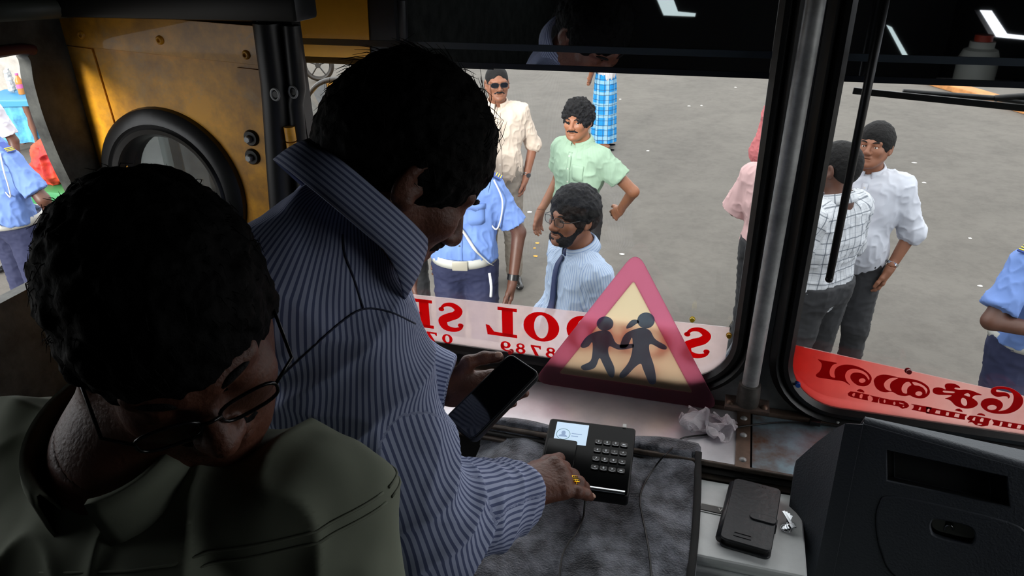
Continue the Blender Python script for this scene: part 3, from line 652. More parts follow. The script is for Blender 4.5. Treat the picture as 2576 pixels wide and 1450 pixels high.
# centre post tube standing between the panes
p0, p1 = onY(1884, 985, 1.44), onY(2084, 0, 1.44); p1 = p0+(p1-p0)*1.5; p1[0] = p0[0]+.016
t = empty('centre_post', p0, 'round grey worn steel post between the two windshield panes', 'post')
MB().tube([p0, p1], .0175, 20).build('tube', M_STEELTUBE, t, 'auto')
MB().lathe(p0-V(0, 0, .035), [(.0, 0), (.024, 0), (.025, .03), (.023, .055), (.0175, .056)], 20).build('socket', mat('socket_steel', '5b5854', .5, metal=.6, var=.4, vscale=30), t, 'auto')
MB().box(p0-V(0, 0, .036), (.095, .05, .008), bev=.002).build('base_plate', mat('rusty_plate', '4f4038', .7, var=.5, vscale=40), t, 'auto')
for dx in (-.036, .036): MB().lathe(p0+V(dx, -.008, -.033), [(0, .007), (.006, .006), (.008, .002), (.009, 0)], 12).build('bolt', mat('rusty_bolt', '6b5648', .5, metal=.5), t, True)
# ------------------------------------------------------------------ ledge under the windshield
m_sheet = mat('brushed_steel_sheet', 'dcdbe0', .36, metal=.5, var=.12, vscale=8, bump=.05, bscale=15)
led = box_struct('ledge_core', (0, 1.385, 1.45), (2.68, .21, .46), M_DARKIN); led.name = 'wall_dash'
sh = MB().box((-.62, 1.382, 1.6975), (1.42, .205, .005), bev=.0015).build('steel_sheet', m_sheet, smooth='auto'); tag(sh, 'shiny brushed steel sheet covering the ledge below the left pane', 'ledge sheet')
m_rust = mat('worn_blue_sheet', '7c98a5', .5, metal=.2, var=.4, vscale=9, var2='6a4a35', bump=.3, bscale=25)
sh = MB().box((.73, 1.388, 1.6975), (1.22, .215, .005), bev=.0015).build('painted_sheet', m_rust, smooth='auto'); tag(sh, 'rust-stained pale blue painted sheet on the ledge right of the joint strip', 'ledge sheet')
m_brown = mat('brown_steel', '6d5a4e', .5, metal=.5, var=.35, vscale=20)
js = empty('joint_strip', (.101, 1.37, 1.70), 'narrow brown steel strip with three screws joining the ledge sheets', 'metal strip')
MB().box((.101, 1.378, 1.7015), (.030, .208, .005), bev=.0015).build('strip', m_brown, js, 'auto')
for y in (1.448, 1.385, 1.300):
    MB().lathe((.101, y, 1.704), [(0, .004), (.0045, .0035), (.0075, .001), (.008, 0)], 14).build('screw', M_STEELTUBE, js, True)
rl = empty('ledge_rail', (0, 1.27, 1.69), 'brown grooved edge rail along the near side of the ledge', 'rail')
m_rail = mat('rail_brown', '4d433c', .5, var=.5, vscale=30, metal=.3); m_rail2 = mat('rail_black', '1b1918', .6)
MB().tube([(-1.3, 1.277, 1.6975), (1.3, 1.277, 1.6975)], .0065, 10).build('upper_bead', m_rail, rl, True)
MB().tube([(-1.3, 1.270, 1.684), (1.3, 1.270, 1.684)], .0055, 10).build('groove', m_rail2, rl, True)
MB().tube([(-1.3, 1.266, 1.672), (1.3, 1.266, 1.672)], .0065, 10).build('lower_bead', m_rail, rl, True)
sk = empty('sill_strip', (-.5, 1.48, 1.70), 'dirty brown flashing strip screwed along the foot of the windshield', 'flashing')
MB().box((0, 1.484, 1.706), (2.6, .022, .012), bev=.003).build('strip', m_brown, sk, 'auto')
for x in (-.93, -.568, -.2, .3, .62): MB().lathe((x, 1.478, 1.711), [(0, .005), (.005, .004), (.0075, .001), (.008, 0)], 12).build('screw', M_STEELTUBE, sk, True)
# ------------------------------------------------------------------ acrylic lettering strips (read from outside)
m_acr = mat_clear('pink_acrylic', (.985, .93, .925), haze='fbe6e3', haze_amt=.38, ior=1.4); m_acr2 = mat_clear('red_acrylic', (.96, .55, .52), haze='ee7468', haze_amt=.45, ior=1.4)
m_red = mat_lum('red_letters', 'ee2434', .8, .4); m_pin = mat('letter_halo', 'f0c9c0', .5)
n = m_acr2.node_tree; tc_ = n.nodes.new('ShaderNodeTexCoord'); sx_ = n.nodes.new('ShaderNodeSeparateXYZ'); n.links.new(tc_.outputs['Object'], sx_.inputs[0])
def fade(a, b):
    r_ = n.nodes.new('ShaderNodeValToRGB'); m_ = n.nodes.new('ShaderNodeMapRange'); m_.inputs[1].default_value = -.40; m_.inputs[2].default_value = -.06; n.links.new(sx_.outputs['X'], m_.inputs[0]); n.links.new(m_.outputs[0], r_.inputs[0])
    r_.color_ramp.elements[0].color = a; r_.color_ramp.elements[1].color = b; return r_
f1, f2 = fade((.93, .36, .34, 1), (.98, .84, .82, 1)), fade(srgb('e04a40'), srgb('f2c2ba'))
for nd in list(n.nodes):
    if nd.type == 'BSDF_TRANSPARENT': n.links.new(f1.outputs[0], nd.inputs[0])
    if nd.type in ('BSDF_DIFFUSE', 'BSDF_TRANSLUCENT'): n.links.new(f2.outputs[0], nd.inputs[0])
ls = empty('lettering_strip', (-.55, 1.488, 1.77), 'pink see-through strip with red reversed SCHOOL SERVICE lettering, behind the warning triangle', 'window strip')
YS = 1.486
plate('acrylic_strip', [[(-1.16, 1.762), (-.03, 1.772)]+[(.0+.045*math.sin(a), 1.815-.042*math.cos(a)) for a in np.linspace(0, 1.5, 6)]+[(.046, 1.912), (-1.16, 1.884)]], (0, YS, 0), (1, 0, 0), (0, 0, 1), .003, m_acr, ls)
def dup_scale(L, k):
    c = np.mean(np.array(L), 0); return [tuple(c+(np.array(p)-c)*k) for p in L]
# letters: drawn the right way round in a box 0..w x 0..1, then reversed
def stroke(pts, ws):
    P = [np.array(p, float) for p in spline(pts, 8)]; Wd = [float(w) for w in spline([[w] for w in ws], 8)]; L, R_ = [], []
    for i, p in enumerate(P):
        a, b = P[max(0, i-1)], P[min(len(P)-1, i+1)]; t = unit(b-a); nn = V(-t[1], t[0]); L.append(tuple(p+nn*Wd[i]/2)); R_.append(tuple(p-nn*Wd[i]/2))
    return L+R_[::-1]
def circ(cx, cy, rx, ry, n=20): return [(cx+rx*math.cos(2*math.pi*k/n), cy+ry*math.sin(2*math.pi*k/n)) for k in range(n)]
def slab(*r): return [(r[0], r[1]), (r[2], r[1]), (r[2], r[3]), (r[0], r[3])]
GL = {
 'S': (.72, [[stroke([(.62, .74), (.50, .90), (.30, .93), (.14, .78), (.22, .60), (.42, .48), (.58, .34), (.52, .12), (.30, .06), (.12, .14), (.06, .28)], (.06, .10, .15, .2, .24, .26, .24, .2, .15, .10, .07))], [circ(.60, .74, .075, .07)], [circ(.10, .25, .075, .07)]]),
 'C': (.76, [[stroke([(.68, .74), (.52, .92), (.30, .86), (.17, .66), (.15, .5), (.17, .33), (.30, .12), (.52, .07), (.70, .24)], (.05, .10, .18, .26, .28, .26, .18, .11, .04))], [circ(.64, .72, .08, .08)]]),
 'H': (.92, [[slab(.10, .03, .34, .97)], [slab(.58, .03, .82, .97)], [slab(.3, .43, .62, .56)], [slab(.0, .0, .42, .1)], [slab(.5, .0, .92, .1)], [slab(.0, .9, .42, 1)], [slab(.5, .9, .92, 1)]]),
 'O': (.84, [[circ(.42, .5, .42, .5, 32), circ(.42, .5, .17, .40, 28)[::-1]]]),
 'L': (.76, [[slab(.10, .03, .36, .97)], [slab(.0, .9, .46, 1)], [[(.0, .0), (.72, .0), (.76, .34), (.68, .33), (.56, .12), (.0, .10)]]]),
 'E': (.76, [[slab(.10, .03, .36, .97)], [[(.0, .0), (.70, .0), (.74, .30), (.66, .30), (.52, .11), (.0, .10)]], [[(.0, 1), (.68, 1), (.70, .72), (.62, .72), (.5, .89), (.0, .9)]], [slab(.3, .44, .52, .55)], [slab(.48, .35, .55, .64)]]),
 'R': (.88, [[slab(.10, .03, .36, .97)], [slab(.0, .0, .46, .1)], [slab(.0, .9, .4, 1)], [stroke([(.3, .93), (.58, .90), (.66, .72), (.56, .54), (.3, .50)], (.12, .2, .26, .2, .1))], [stroke([(.45, .5), (.6, .3), (.7, .08), (.88, .06)], (.15, .26, .2, .08))]]),
 'V': (.84, [[[(.04, .97), (.34, .97), (.46, .3), (.62, .97), (.76, .97), (.5, .0), (.36, .0)]], [slab(.0, .9, .42, 1)], [slab(.54, .9, .84, 1)]]),
 'I': (.46, [[slab(.10, .03, .36, .97)], [slab(.0, .0, .46, .1)], [slab(.0, .9, .46, 1)]]),
 '0': (.62, [[circ(.31, .5, .31, .5, 24), circ(.31, .5, .13, .38, 20)[::-1]]]),
 '7': (.62, [[[(.0, 1), (.6, 1), (.6, .86), (.34, .0), (.12, .0), (.42, .84), (.12, .84), (.06, .68), (.0, .68)]]]),
 '8': (.62, [[circ(.31, .73, .25, .27, 22), circ(.31, .74, .11, .15, 16)[::-1]], [circ(.31, .27, .30, .30, 22), circ(.31, .26, .13, .18, 16)[::-1]]]),
 '9': (.62, [[circ(.31, .66, .30, .34, 24), circ(.31, .67, .12, .22, 18)[::-1]], [stroke([(.52, .66), (.5, .3), (.30, .08), (.1, .12)], (.2, .18, .12, .1))]]),
 '2': (.62, [[stroke([(.06, .76), (.28, .95), (.5, .78), (.4, .5), (.1, .1)], (.1, .14, .2, .16, .12))], [slab(.02, 0, .6, .18)]]),
 '6': (.62, [[circ(.31, .34, .30, .34, 24), circ(.31, .33, .12, .22, 18)[::-1]], [stroke([(.10, .34), (.12, .7), (.32, .92), (.52, .88)], (.2, .18, .12, .1))]]),
 '1': (.42, [[slab(.12, .03, .30, 1)], [slab(.0, .0, .42, .09)], [[(.0, .8), (.14, 1), (.2, 1), (.2, .8)]]]),
 '3': (.62, [[stroke([(.08, .82), (.3, .96), (.5, .78), (.28, .55)], (.1, .14, .2, .1))], [stroke([(.28, .55), (.54, .34), (.36, .06), (.08, .16)], (.1, .22, .14, .1))]]),
}
def word(txt, x_right, z_bot, h, wid, gap, Y, m, parent, slope=0.0, th=.0012):
    """writes txt from right to left (mirrored), so it reads correctly from outside; z follows slope"""
    x = x_right
    for ch in txt:
        if ch == ' ': x -= .5*wid; continue
        w, parts = GL[ch]
        b = bmesh.new()
        for i, ol in enumerate(parts):
            o = plate('tmp', [[(-px*wid, py*h) for px, py in L] for L in ol], (x, Y-.0003*i, z_bot+slope*(x-x_right)), (1, 0, 0), (0, 0, 1), th, m)
            me = o.data; me.transform(Matrix.Translation(o.location)); b.from_mesh(me); bpy.data.objects.remove(o)
        me = bpy.data.meshes.new('letter'); b.to_mesh(me); b.free(); link('letter', me, m, parent); x -= (w*wid+gap)
    return x
# positions follow the photograph: S under the right corner, OL and SE further left
word('S', .012, 1.825, .078, .092, .01, YS-.003, m_red, ls); word('CH', -.075, 1.822, .078, .092, .012, YS-.003, m_red, ls); word('O', -.238, 1.818, .078, .098, .01, YS-.003, m_red, ls)
word('OL', -.338, 1.812, .080, .105, .016, YS-.003, m_red, ls); word('SERVICE', -.578, 1.806, .080, .098, .012, YS-.003, m_red, ls)
word('021', -.10, 1.772, .026, .034, .010, YS-.003, m_red, ls); word('8789', -.345, 1.770, .028, .042, .012, YS-.003, m_red, ls); word('0773', -.612, 1.768, .027, .045, .014, YS-.003, m_red, ls)
def pushpin(c, col, label):
    t = empty('pushpin', c, label, 'pushpin'); mm = mat('pin_'+col, col, .4)
    MB().lathe(c, [(0, 0), (.006, 0), (.0065, .003), (.003, .005), (.003, .011), (.0055, .013), (.005, .016), (0, .016)], 12, (0, -1, .3)).build('head', mm, t, 'auto')
    MB().tube([c, c+V(0, .008, 0)], .0008, 6).build('pin', M_CHROME, t)
pushpin(V(.046, 1.478, 1.897), 'd8a21c', 'yellow pushpin at the right end of the pink strip'); pushpin(onY(1742, 803, 1.478), 'e6c62a', 'small yellow pushpin on top edge of the pink strip')
pushpin(onY(1287, 884, 1.478), 'c8181e', 'small red pushpin at the foot of the pink strip'); pushpin(onY(2283, 932, 1.478), '7c1418', 'dark red pushpin on the top edge of the red strip'); pushpin(onY(2006, 966, 1.478), '1c4a9c', 'small blue pushpin by the curved left corner of the red strip')
rs = empty('lettering_strip', (.6, 1.488, 1.77), 'red see-through strip with reversed Tamil lettering on the right pane', 'window strip')
zz = lambda x, za: za-.045*(x-.18)
arc = [(.222+.040*math.cos(a), 1.790+.042*math.sin(a)) for a in np.linspace(math.pi, math.pi*1.5, 7)]
plate('acrylic_strip', [[(.186, 1.888), (.182, 1.82)]+arc[1:]+[(.3, 1.744), (1.2, 1.744), (1.2, 1.772)]], (0, YS, 0), (1, 0, 0), (0, 0, 1), .003, m_acr2, rs)
def tamil(txt, size, xr, z, bold):
    o = text_mesh('lettering', txt, size, (xr, YS-.003, z), (-1, 0, 0), (0, 0, 1), .0014, m_red, rs, 'LEFT', bold, 1.0); return o
m_redd = mat_lum('deep_red_letters', 'c8141e', .7, .4)
def tamil2(txt, size, xend, z, bold, slope): 
    o = text_mesh('lettering', txt, size, (xend, YS-.003, z), (-1, 0, slope), (0, 0, 1), .0014, m_redd, rs, 'RIGHT', bold, 1.05); return o
def el_(cx, cy, rx, ry): return [(cx+rx*math.cos(a), cy+ry*math.sin(a)) for a in np.linspace(0, 6.2832, 19)[:-1]]
TAM = {1: [
 (1, [[(150, 210), (220, 225), (380, 255), (560, 290), (480, 320), (420, 400), (400, 490), (430, 580), (520, 605), (505, 520), (520, 430), (600, 360), (740, 325), (900, 340), (1060, 390), (1200, 470), (1290, 570), (1300, 650), (1250, 740), (1150, 785), (1020, 770), (920, 710), (860, 640), (845, 580), (880, 520), (960, 495), (1080, 510), (1170, 560), (1230, 640), (1245, 660), (1255, 610), (1200, 520), (1100, 450), (1000, 420), (900, 410), (800, 440), (745, 510), (735, 590), (770, 680), (840, 765), (700, 680), (560, 660), (380, 630), (150, 595), (110, 540), (180, 480), (225, 390), (225, 290)], el_(1100, 665, 72, 52)]),
 (1, [[(1350, 700), (1360, 640), (1430, 570), (1560, 540), (1720, 560), (1880, 600), (2060, 620), (2240, 650), (2400, 710), (2510, 790), (2550, 870), (2540, 950), (2450, 1030), (2330, 1045), (2200, 1020), (2120, 980), (2020, 995), (1880, 975), (1740, 905), (1600, 915), (1480, 885), (1390, 810)], [(1880, 610), (1780, 600), (1680, 620), (1590, 690), (1565, 760), (1600, 840), (1660, 880), (1730, 890), (1700, 820), (1700, 750), (1750, 680)], [(2100, 690), (2020, 710), (1960, 780), (1945, 860), (1980, 930), (2060, 945), (2065, 860), (2100, 800), (2155, 760)], [(2175, 695), (2290, 710), (2400, 760), (2480, 830), (2500, 890), (2465, 960), (2460, 900), (2400, 820), (2310, 780), (2220, 765)], el_(2315, 945, 75, 52)]),
 (0, [[(790, 945), (850, 900), (1000, 920), (1260, 975), (1215, 1010), (1225, 1090), (1080, 1065), (880, 1020), (800, 985)], [(885, 960), (920, 925), (955, 935), (930, 1015), (890, 1000)], [(1045, 980), (1080, 945), (1120, 965), (1095, 1055), (1045, 1040)]]),
 (0, [[(985, 885), (1020, 858), (1060, 850), (1110, 870), (1145, 905), (1140, 920), (1060, 908)]]),
 (0, [[(1270, 985), (1480, 1030), (1450, 1060), (1430, 1140), (1300, 1115), (1330, 1080), (1320, 1020)]]),
 (0, [[(1485, 1032), (1700, 1080), (1850, 1090), (2000, 1110), (2080, 1160), (2110, 1210), (2060, 1250), (1960, 1270), (1880, 1220), (1780, 1200), (1600, 1170), (1470, 1150), (1460, 1080)], el_(1580, 1110, 22, 40), el_(1790, 1155, 24, 40), [(1890, 1130), (2010, 1165), (1990, 1182), (1900, 1160)], el_(1985, 1220, 20, 18)]),
 (0, [[(2150, 1170), (2600, 1245), (2560, 1290), (2540, 1366), (2160, 1290), (2200, 1260), (2210, 1200)], [(2330, 1230), (2370, 1235), (2345, 1310), (2300, 1300)], [(2490, 1290), (2520, 1265), (2555, 1270), (2530, 1350), (2490, 1340)]])],
 2: [
 (1, [[(125, 630), (150, 590), (230, 575), (310, 590), (375, 615), (355, 550), (380, 510), (450, 498), (550, 510), (630, 550), (650, 585), (580, 575), (545, 580), (550, 605), (640, 625), (760, 620), (880, 640), (980, 680), (1070, 720), (940, 725), (880, 770), (930, 810), (985, 860), (980, 910), (900, 960), (780, 980), (660, 960), (560, 920), (500, 860), (440, 810), (360, 790), (440, 765), (490, 725), (340, 715), (220, 710), (140, 680)], [(315, 650), (330, 632), (400, 637), (540, 655), (530, 685), (430, 682), (340, 672)], [(720, 715), (795, 680), (840, 720), (835, 755), (775, 740)], [(665, 820), (680, 780), (710, 770), (760, 800), (785, 860), (780, 910), (745, 932), (700, 910), (672, 870)]]),
 (1, [[(1240, 640), (1270, 590), (1350, 560), (1500, 560), (1650, 600), (1780, 680), (1850, 770), (1855, 870), (1800, 960), (1700, 1030), (1560, 1075), (1400, 1080), (1250, 1060), (1130, 1010), (1060, 940), (1050, 880), (1090, 820), (1180, 785), (1290, 785), (1400, 820), (1465, 880), (1465, 940), (1430, 990), (1380, 1030), (1500, 1015), (1600, 960), (1660, 870), (1680, 770), (1660, 700), (1600, 640), (1500, 605), (1400, 600), (1345, 620), (1350, 660), (1420, 668), (1520, 670), (1590, 710), (1605, 760), (1570, 785), (1555, 750), (1480, 740), (1380, 755), (1300, 730), (1250, 690)], el_(1262, 960, 92, 52)]),
 (0, [[(0, 945), (785, 1100), (745, 1130), (740, 1195), (0, 1068)], [(30, 980), (80, 985), (60, 1050), (10, 1040)], [(190, 1010), (275, 1020), (260, 1090), (165, 1070)], [(390, 1045), (445, 1055), (425, 1125), (370, 1110)], [(560, 1070), (645, 1085), (625, 1155), (530, 1135)]]),
 (0, [[(550, 1012), (590, 988), (640, 985), (690, 1015), (700, 1045), (620, 1030)]]),
 (0, [[(785, 1165), (840, 1118), (960, 1125), (1255, 1180), (1210, 1215), (1195, 1280), (1185, 1305), (1060, 1320), (940, 1290), (880, 1240), (800, 1245), (850, 1215), (795, 1195)], [(880, 1190), (920, 1140), (950, 1145), (930, 1215), (890, 1210)], [(1030, 1190), (1065, 1155), (1110, 1170), (1090, 1240), (1030, 1235)], [(970, 1275), (1010, 1262), (1080, 1278), (1060, 1295), (1000, 1298)]]),
 (0, [[(975, 1098), (1010, 1075), (1060, 1072), (1130, 1103), (1130, 1122), (1050, 1105)]]),
 (0, [[(1260, 1190), (2100, 1330), (2100, 1430), (1270, 1295), (1300, 1260)], [(1430, 1230), (1475, 1240), (1440, 1325), (1395, 1315)], [(1580, 1260), (1650, 1270), (1620, 1345), (1560, 1320)], [(1760, 1290), (1835, 1300), (1800, 1375), (1730, 1360)], [(1960, 1325), (2010, 1335), (1990, 1400), (1930, 1395)]])]}
for cr_, (ox, oy, sc_) in {1: (2040, 880, 8.53), 2: (2330, 900, 7.63)}.items():
    for big, ols in TAM[cr_]:
        L_ = [[(lambda p_: (p_[0], p_[2]))(onY(ox+x/sc_, oy+y/sc_, YS-.003)) for x, y in (spline(ol, 3, True) if big else ol)] for ol in ols]
        plate('letter', L_, (0, YS-.003, 0), (1, 0, 0), (0, 0, 1), .0014, m_redd, rs)
# ------------------------------------------------------------------ triangular school-children sign
A, B_, Cc = onY(1602, 627, 1.47), onY(1340, 975, 1.47), onY(1812, 1028, 1.47)
B_[2] = Cc[2] = 1.702; mid = (B_+Cc)/2
t = empty('warning_sign', mid, 'red-bordered triangular school-children sign standing on ledge against the glass', 'sign')
def tri(k, r, ctr=None):
    P = [V(B_[0], B_[2]), V(Cc[0], Cc[2]), V(A[0], A[2])]; c = sum(P)/3; P = [c+(p-c)*k for p in P]; out = []
    for i in range(3):
        a, b, d = P[i-1], P[i], P[(i+1) % 3]; u, v = unit(a-b), unit(d-b); ang = math.acos(np.dot(u, v))/2; L = r/math.tan(ang); s0, s1 = b+u*L, b+v*L
        for k_ in range(7): q = k_/6; out.append(tuple((1-q)**2*s0+2*q*(1-q)*b+q*q*s1))
    return out
zx = [(x, z) for x, z in tri(1, .024)]
m_bord = mat_lum('sign_border', 'e0a6b8', .93, .25); m_in = mat_lum('sign_field', 'f0e6d0', .93, .25); m_fig = mat_lum('sign_figures', '9eaec8', .9, .3)
plate('border', [tri(1.0, .024), tri(.705, .004)[::-1]], (0, 1.468, 0), (1, 0, 0), (0, 0, 1), .003, m_bord, t)
plate('field', [tri(.706, .004)], (0, 1.468, 0), (1, 0, 0), (0, 0, 1), .0028, m_in, t)
def fig(outl): return [(lambda p: (p[0], p[2]))(onY(x, y, 1.465)) for x, y in outl]
kid = spline([(1508, 833), (1534, 836), (1548, 862), (1562, 868), (1592, 866), (1590, 876), (1556, 880), (1533, 872), (1531, 892), (1545, 925), (1544, 948), (1532, 946), (1516, 915), (1508, 902), (1496, 926), (1470, 932), (1462, 922), (1484, 910), (1490, 890), (1490, 862), (1480, 872), (1466, 876), (1461, 868), (1478, 846)], 5, True)
kid2 = spline([(1610, 826), (1634, 832), (1648, 854), (1674, 870), (1676, 879), (1662, 878), (1636, 866), (1634, 886), (1646, 925), (1650, 962), (1634, 965), (1618, 930), (1612, 916), (1598, 924), (1574, 948), (1560, 950), (1560, 940), (1580, 914), (1590, 884), (1590, 850), (1578, 872), (1562, 876), (1560, 868), (1574, 840)], 5, True)
plate('child_figure', [fig(kid)], (0, 1.4655, 0), (1, 0, 0), (0, 0, 1), .001, m_fig, t); plate('child_figure', [fig(kid2)], (0, 1.4655, 0), (1, 0, 0), (0, 0, 1), .001, m_fig, t)
plate('child_head', [fig([(1522+21*math.cos(a), 815+18*math.sin(a)) for a in np.linspace(0, 6.1, 24)])], (0, 1.4655, 0), (1, 0, 0), (0, 0, 1), .001, m_fig, t)
plate('child_head', [fig([(1625+22*math.cos(a), 807+20*math.sin(a)) for a in np.linspace(0, 6.1, 24)])], (0, 1.4655, 0), (1, 0, 0), (0, 0, 1), .001, m_fig, t)
plate('ponytail', [fig(spline([(1604, 806), (1590, 806), (1578, 818), (1576, 827), (1588, 824), (1600, 816), (1607, 812)], 5, True))], (0, 1.4655, 0), (1, 0, 0), (0, 0, 1), .001, m_fig, t)
# ------------------------------------------------------------------ crumpled paper
rngp = np.random.RandomState(8); cpos = onZ(1782, 1058, 1.725)
def crease(p, k, n=7, rs=rngp):
    o = 0
    for i_ in range(n):
        d_ = rs.randn(2); d_ /= np.linalg.norm(d_); o = o+abs(((p@d_)*k*(.6+.9*rs.rand())+rs.rand()) % 1*2-1)
    return o/n*2-1
gu, gv = np.meshgrid(np.linspace(-1, 1, 46), np.linspace(-1, 1, 46), indexing='ij'); pq = np.stack([gu.ravel(), gv.ravel()], 1)
X_ = pq[:, 0]*.040+.030*crease(pq, 1.1)+.010*crease(pq, 2.6); Y_ = pq[:, 1]*.026+.026*crease(pq, 1.2)+.008*crease(pq, 2.5); Z_ = .030+.045*crease(pq, .95)+.020*crease(pq, 1.9)+.006*crease(pq, 4)
Z_ = Z_-np.percentile(Z_, 6)+.0; Z_ = np.maximum(Z_, 0.0)
co = np.stack([X_, Y_, Z_], 1); co[:, :2] -= co[:, :2].mean(0); co = co*V(1.35, 1.15, 1.1)+V(cpos[0], cpos[1], 1.7012)
rows = co.reshape(46, 46, 3); b = MB(); b.grid(rows); bm = b.bm
m_pap = mat_lum('crumpled_paper', 'f0ecf0', .45, .7); me = bpy.data.meshes.new('crumpled_paper'); bm.to_mesh(me); bm.free()
pp = link('crumpled_paper', me, m_pap); tag(pp, 'crumpled scrap of thin white printed paper on the steel ledge', 'paper')
# ------------------------------------------------------------------ white metal box with lid beside the towel
m_wb = mat('white_enamel', 'e6eaea', .35, var=.08, vscale=12); t = empty('metal_box', (.12, 1.15, 1.3), 'off-white metal cabinet with a flat lid between towel and black dash unit', 'cabinet')
MB().box((.112, 1.15, 1.662), (.216, .214, .018), bev=.007, seg=3).build('lid', m_wb, t, 'auto'); MB().box((.108, 1.155, 1.50), (.205, .195, .30), bev=.006).build('body', m_wb, t, 'auto')
MB().box((.108, 1.05, 1.630), (.205, .010, .012), bev=.004).build('hinge_bead', m_wb, t, 'auto')
c0 = onZ(1768, 1277, 1.672); c1 = onZ(1860, 1297, 1.672); ux = unit(c1-c0); uy = np.cross(V(0, 0, 1), ux); cc = (c0+c1)/2
MB().box(cc, (.085, .024, .0016), R=np.stack([ux, uy, V(0, 0, 1)], 1), bev=.0006).build('name_plate', mat('silver_plate', 'a9aaaa', .35, metal=.6), t)
MB().box(cc+V(0, 0, .0016), (.078, .017, .0012), R=np.stack([ux, uy, V(0, 0, 1)], 1)).build('plate_field', mat('dark_plate', '4a4846', .4), t)
text_mesh('plate_lettering', 'WAY', .013, cc+V(0, 0, .0028)+ux*.010-uy*.0045, ux, uy, .0010, M_WHITE, t, bold=.0003)
# wallet phone case on the box
ux = unit(onZ(1975, 1238, 1.69)-onZ(1862, 1207, 1.69)); P_ = [onZ(1858, 1207, 1.692), onZ(1974, 1238, 1.692), onZ(1928, 1386, 1.692), onZ(1803, 1352, 1.692)]
ux = unit((P_[1]-P_[0])+(P_[2]-P_[3])); uy = np.cross(V(0, 0, 1), ux); cc = sum(P_)/4; Lx = np.linalg.norm((P_[1]-P_[0])+(P_[2]-P_[3]))/2; Ly = abs(np.dot((P_[0]-P_[3])+(P_[1]-P_[2]), uy))/2; R3 = np.stack([ux, uy, V(0, 0, 1)], 1)
m_lea = mat('black_leather', '24262a', .42, bump=.25, bscale=90); t = empty('wallet_phone_case', V(cc[0], cc[1], 1.672), 'black leather wallet phone case lying closed on the white metal box', 'phone case')
plate('back_cover', [rrect(-Lx/2, -Ly/2, Lx/2, Ly/2, .010)], V(cc[0], cc[1], 1.674), ux, uy, .003, m_lea, t, bev=.0012)
plate('front_cover', [rrect(-Lx/2, -Ly/2, Lx/2, Ly/2, .010)], V(cc[0], cc[1], 1.692), ux, uy, .003, m_lea, t, bev=.0012)
plate('phone_body', [rrect(-Lx/2+.003, -Ly/2+.003, Lx/2-.004, Ly/2-.003, .010)], V(cc[0], cc[1], 1.683), ux, uy, .0125, mat('matte_black', '0b0b0c', .5), t)
MB().tube([V(cc[0], cc[1], 1.683)-ux*(Lx/2-.001)+uy*y for y in (-Ly/2+.008, Ly/2-.008)], .0108, 12).build('spine', m_lea, t, True)
sc_ = V(cc[0], cc[1], 1.6955)+ux*Lx*.27-uy*Ly*.06
plate('clasp', [rrect(-.026, -.0085, .021, .0085, .008)], sc_, ux, uy, .0025, m_lea, t, bev=.001)
MB().box(V(cc[0], cc[1], 1.684)+ux*(Lx/2+.002)-uy*Ly*.06, (.003, .017, .022), R=R3, bev=.001).build('clasp_strap', m_lea, t)
plate('embossed_label', [rrect(-.016, -.005, .016, .005, .001), rrect(-.015, -.004, .015, .004, .001)[::-1]], V(cc[0], cc[1], 1.6955)-ux*.008-uy*Ly*.40, ux, uy, .0008, m_lea, t)
for k in range(3): MB().disc(V(cc[0], cc[1], 1.6945)+ux*(.004+.006*k)+uy*Ly*.46, V(0, 0, 1), .0012, .0008, 8).build('speaker_hole', M_RUB, t)
k0 = onZ(1978, 1325, 1.675); t = empty('key_bunch', k0, 'small bunch of steel keys on white metal box beside the phone case', 'keys')
for k in range(4):
    a = math.radians(70+16*k); d = V(math.cos(a), math.sin(a), .15); s_ = np.cross(d, V(0, 0, 1)); b = MB(); c = k0+V(.002*k, 0, .002+.003*k)
    b.box(c+d*.012, (.030, .0055, .0018), R=np.stack([d, unit(s_), np.cross(d, unit(s_))], 1)); b.box(c-d*.007, (.011, .011, .002), R=np.stack([d, unit(s_), np.cross(d, unit(s_))], 1), bev=.0008); b.build('key', M_CHROME, t)
MB().tube([k0+V(.010*math.cos(a)-.001, .010*math.sin(a)-.010, .004) for a in np.linspace(0, 6.28, 18)[:-1]], .0009, 6, closed=True).build('key_ring', M_CHROME, t, True)
# ------------------------------------------------------------------ black moulded dash unit on the right
m_dash = mat('dash_plastic', '3a3f46', .55, bump=.35, bscale=260, spec=.4); m_dash_d = mat('dash_recess', '131518', .6, bump=.2, bscale=200)
t = empty('dash_unit', (.6, 1.1, 1.2), 'large black moulded plastic dash unit with glove box and shallow tray', 'dashboard')
# the face looks back towards the driver and leans up; u runs right along it, w runs up
q0, q1 = onY(2172, 1068, 1.20), onY(2576, 1166, 1.14); du = unit(q1-q0); du[2] = 0; du = unit(du); up_ = unit(V(.045, .36, .93)); nf = unit(np.cross(du, up_))
def onface(x, y, off=0.0):
    d = ray(x, y); o = q0+nf*off; return CAM+d*(np.dot(o-CAM, nf)/np.dot(d, nf))
def uv(x, y): p = onface(x, y)-q0; return (p@du, p@up_)
tl = uv(2176, 1070); right = 1.05
outer = [(0, 0)]+[(right, -.0)]+[(right, -.62), (0, -.62)]
tray = [uv(*p) for p in ((2226, 1126), (2538, 1183), (2543, 1262), (2224, 1206))]
gb = []
for (x, y) in spline([(2200, 1262), (2232, 1240), (2380, 1262), (2540, 1296), (2585, 1325), (2600, 1390), (2588, 1470), (2500, 1520), (2360, 1490), (2235, 1440), (2200, 1380), (2190, 1310)], 5, True): gb.append(uv(x, y))
plate('face_panel', [outer, tray, gb], q0-nf*.006, du, up_, .012, m_dash, t, bev=.0015)
def outl(P, k): c = np.mean(np.array(P), 0); return [tuple(c+(np.array(p)-c)*k) for p in P]
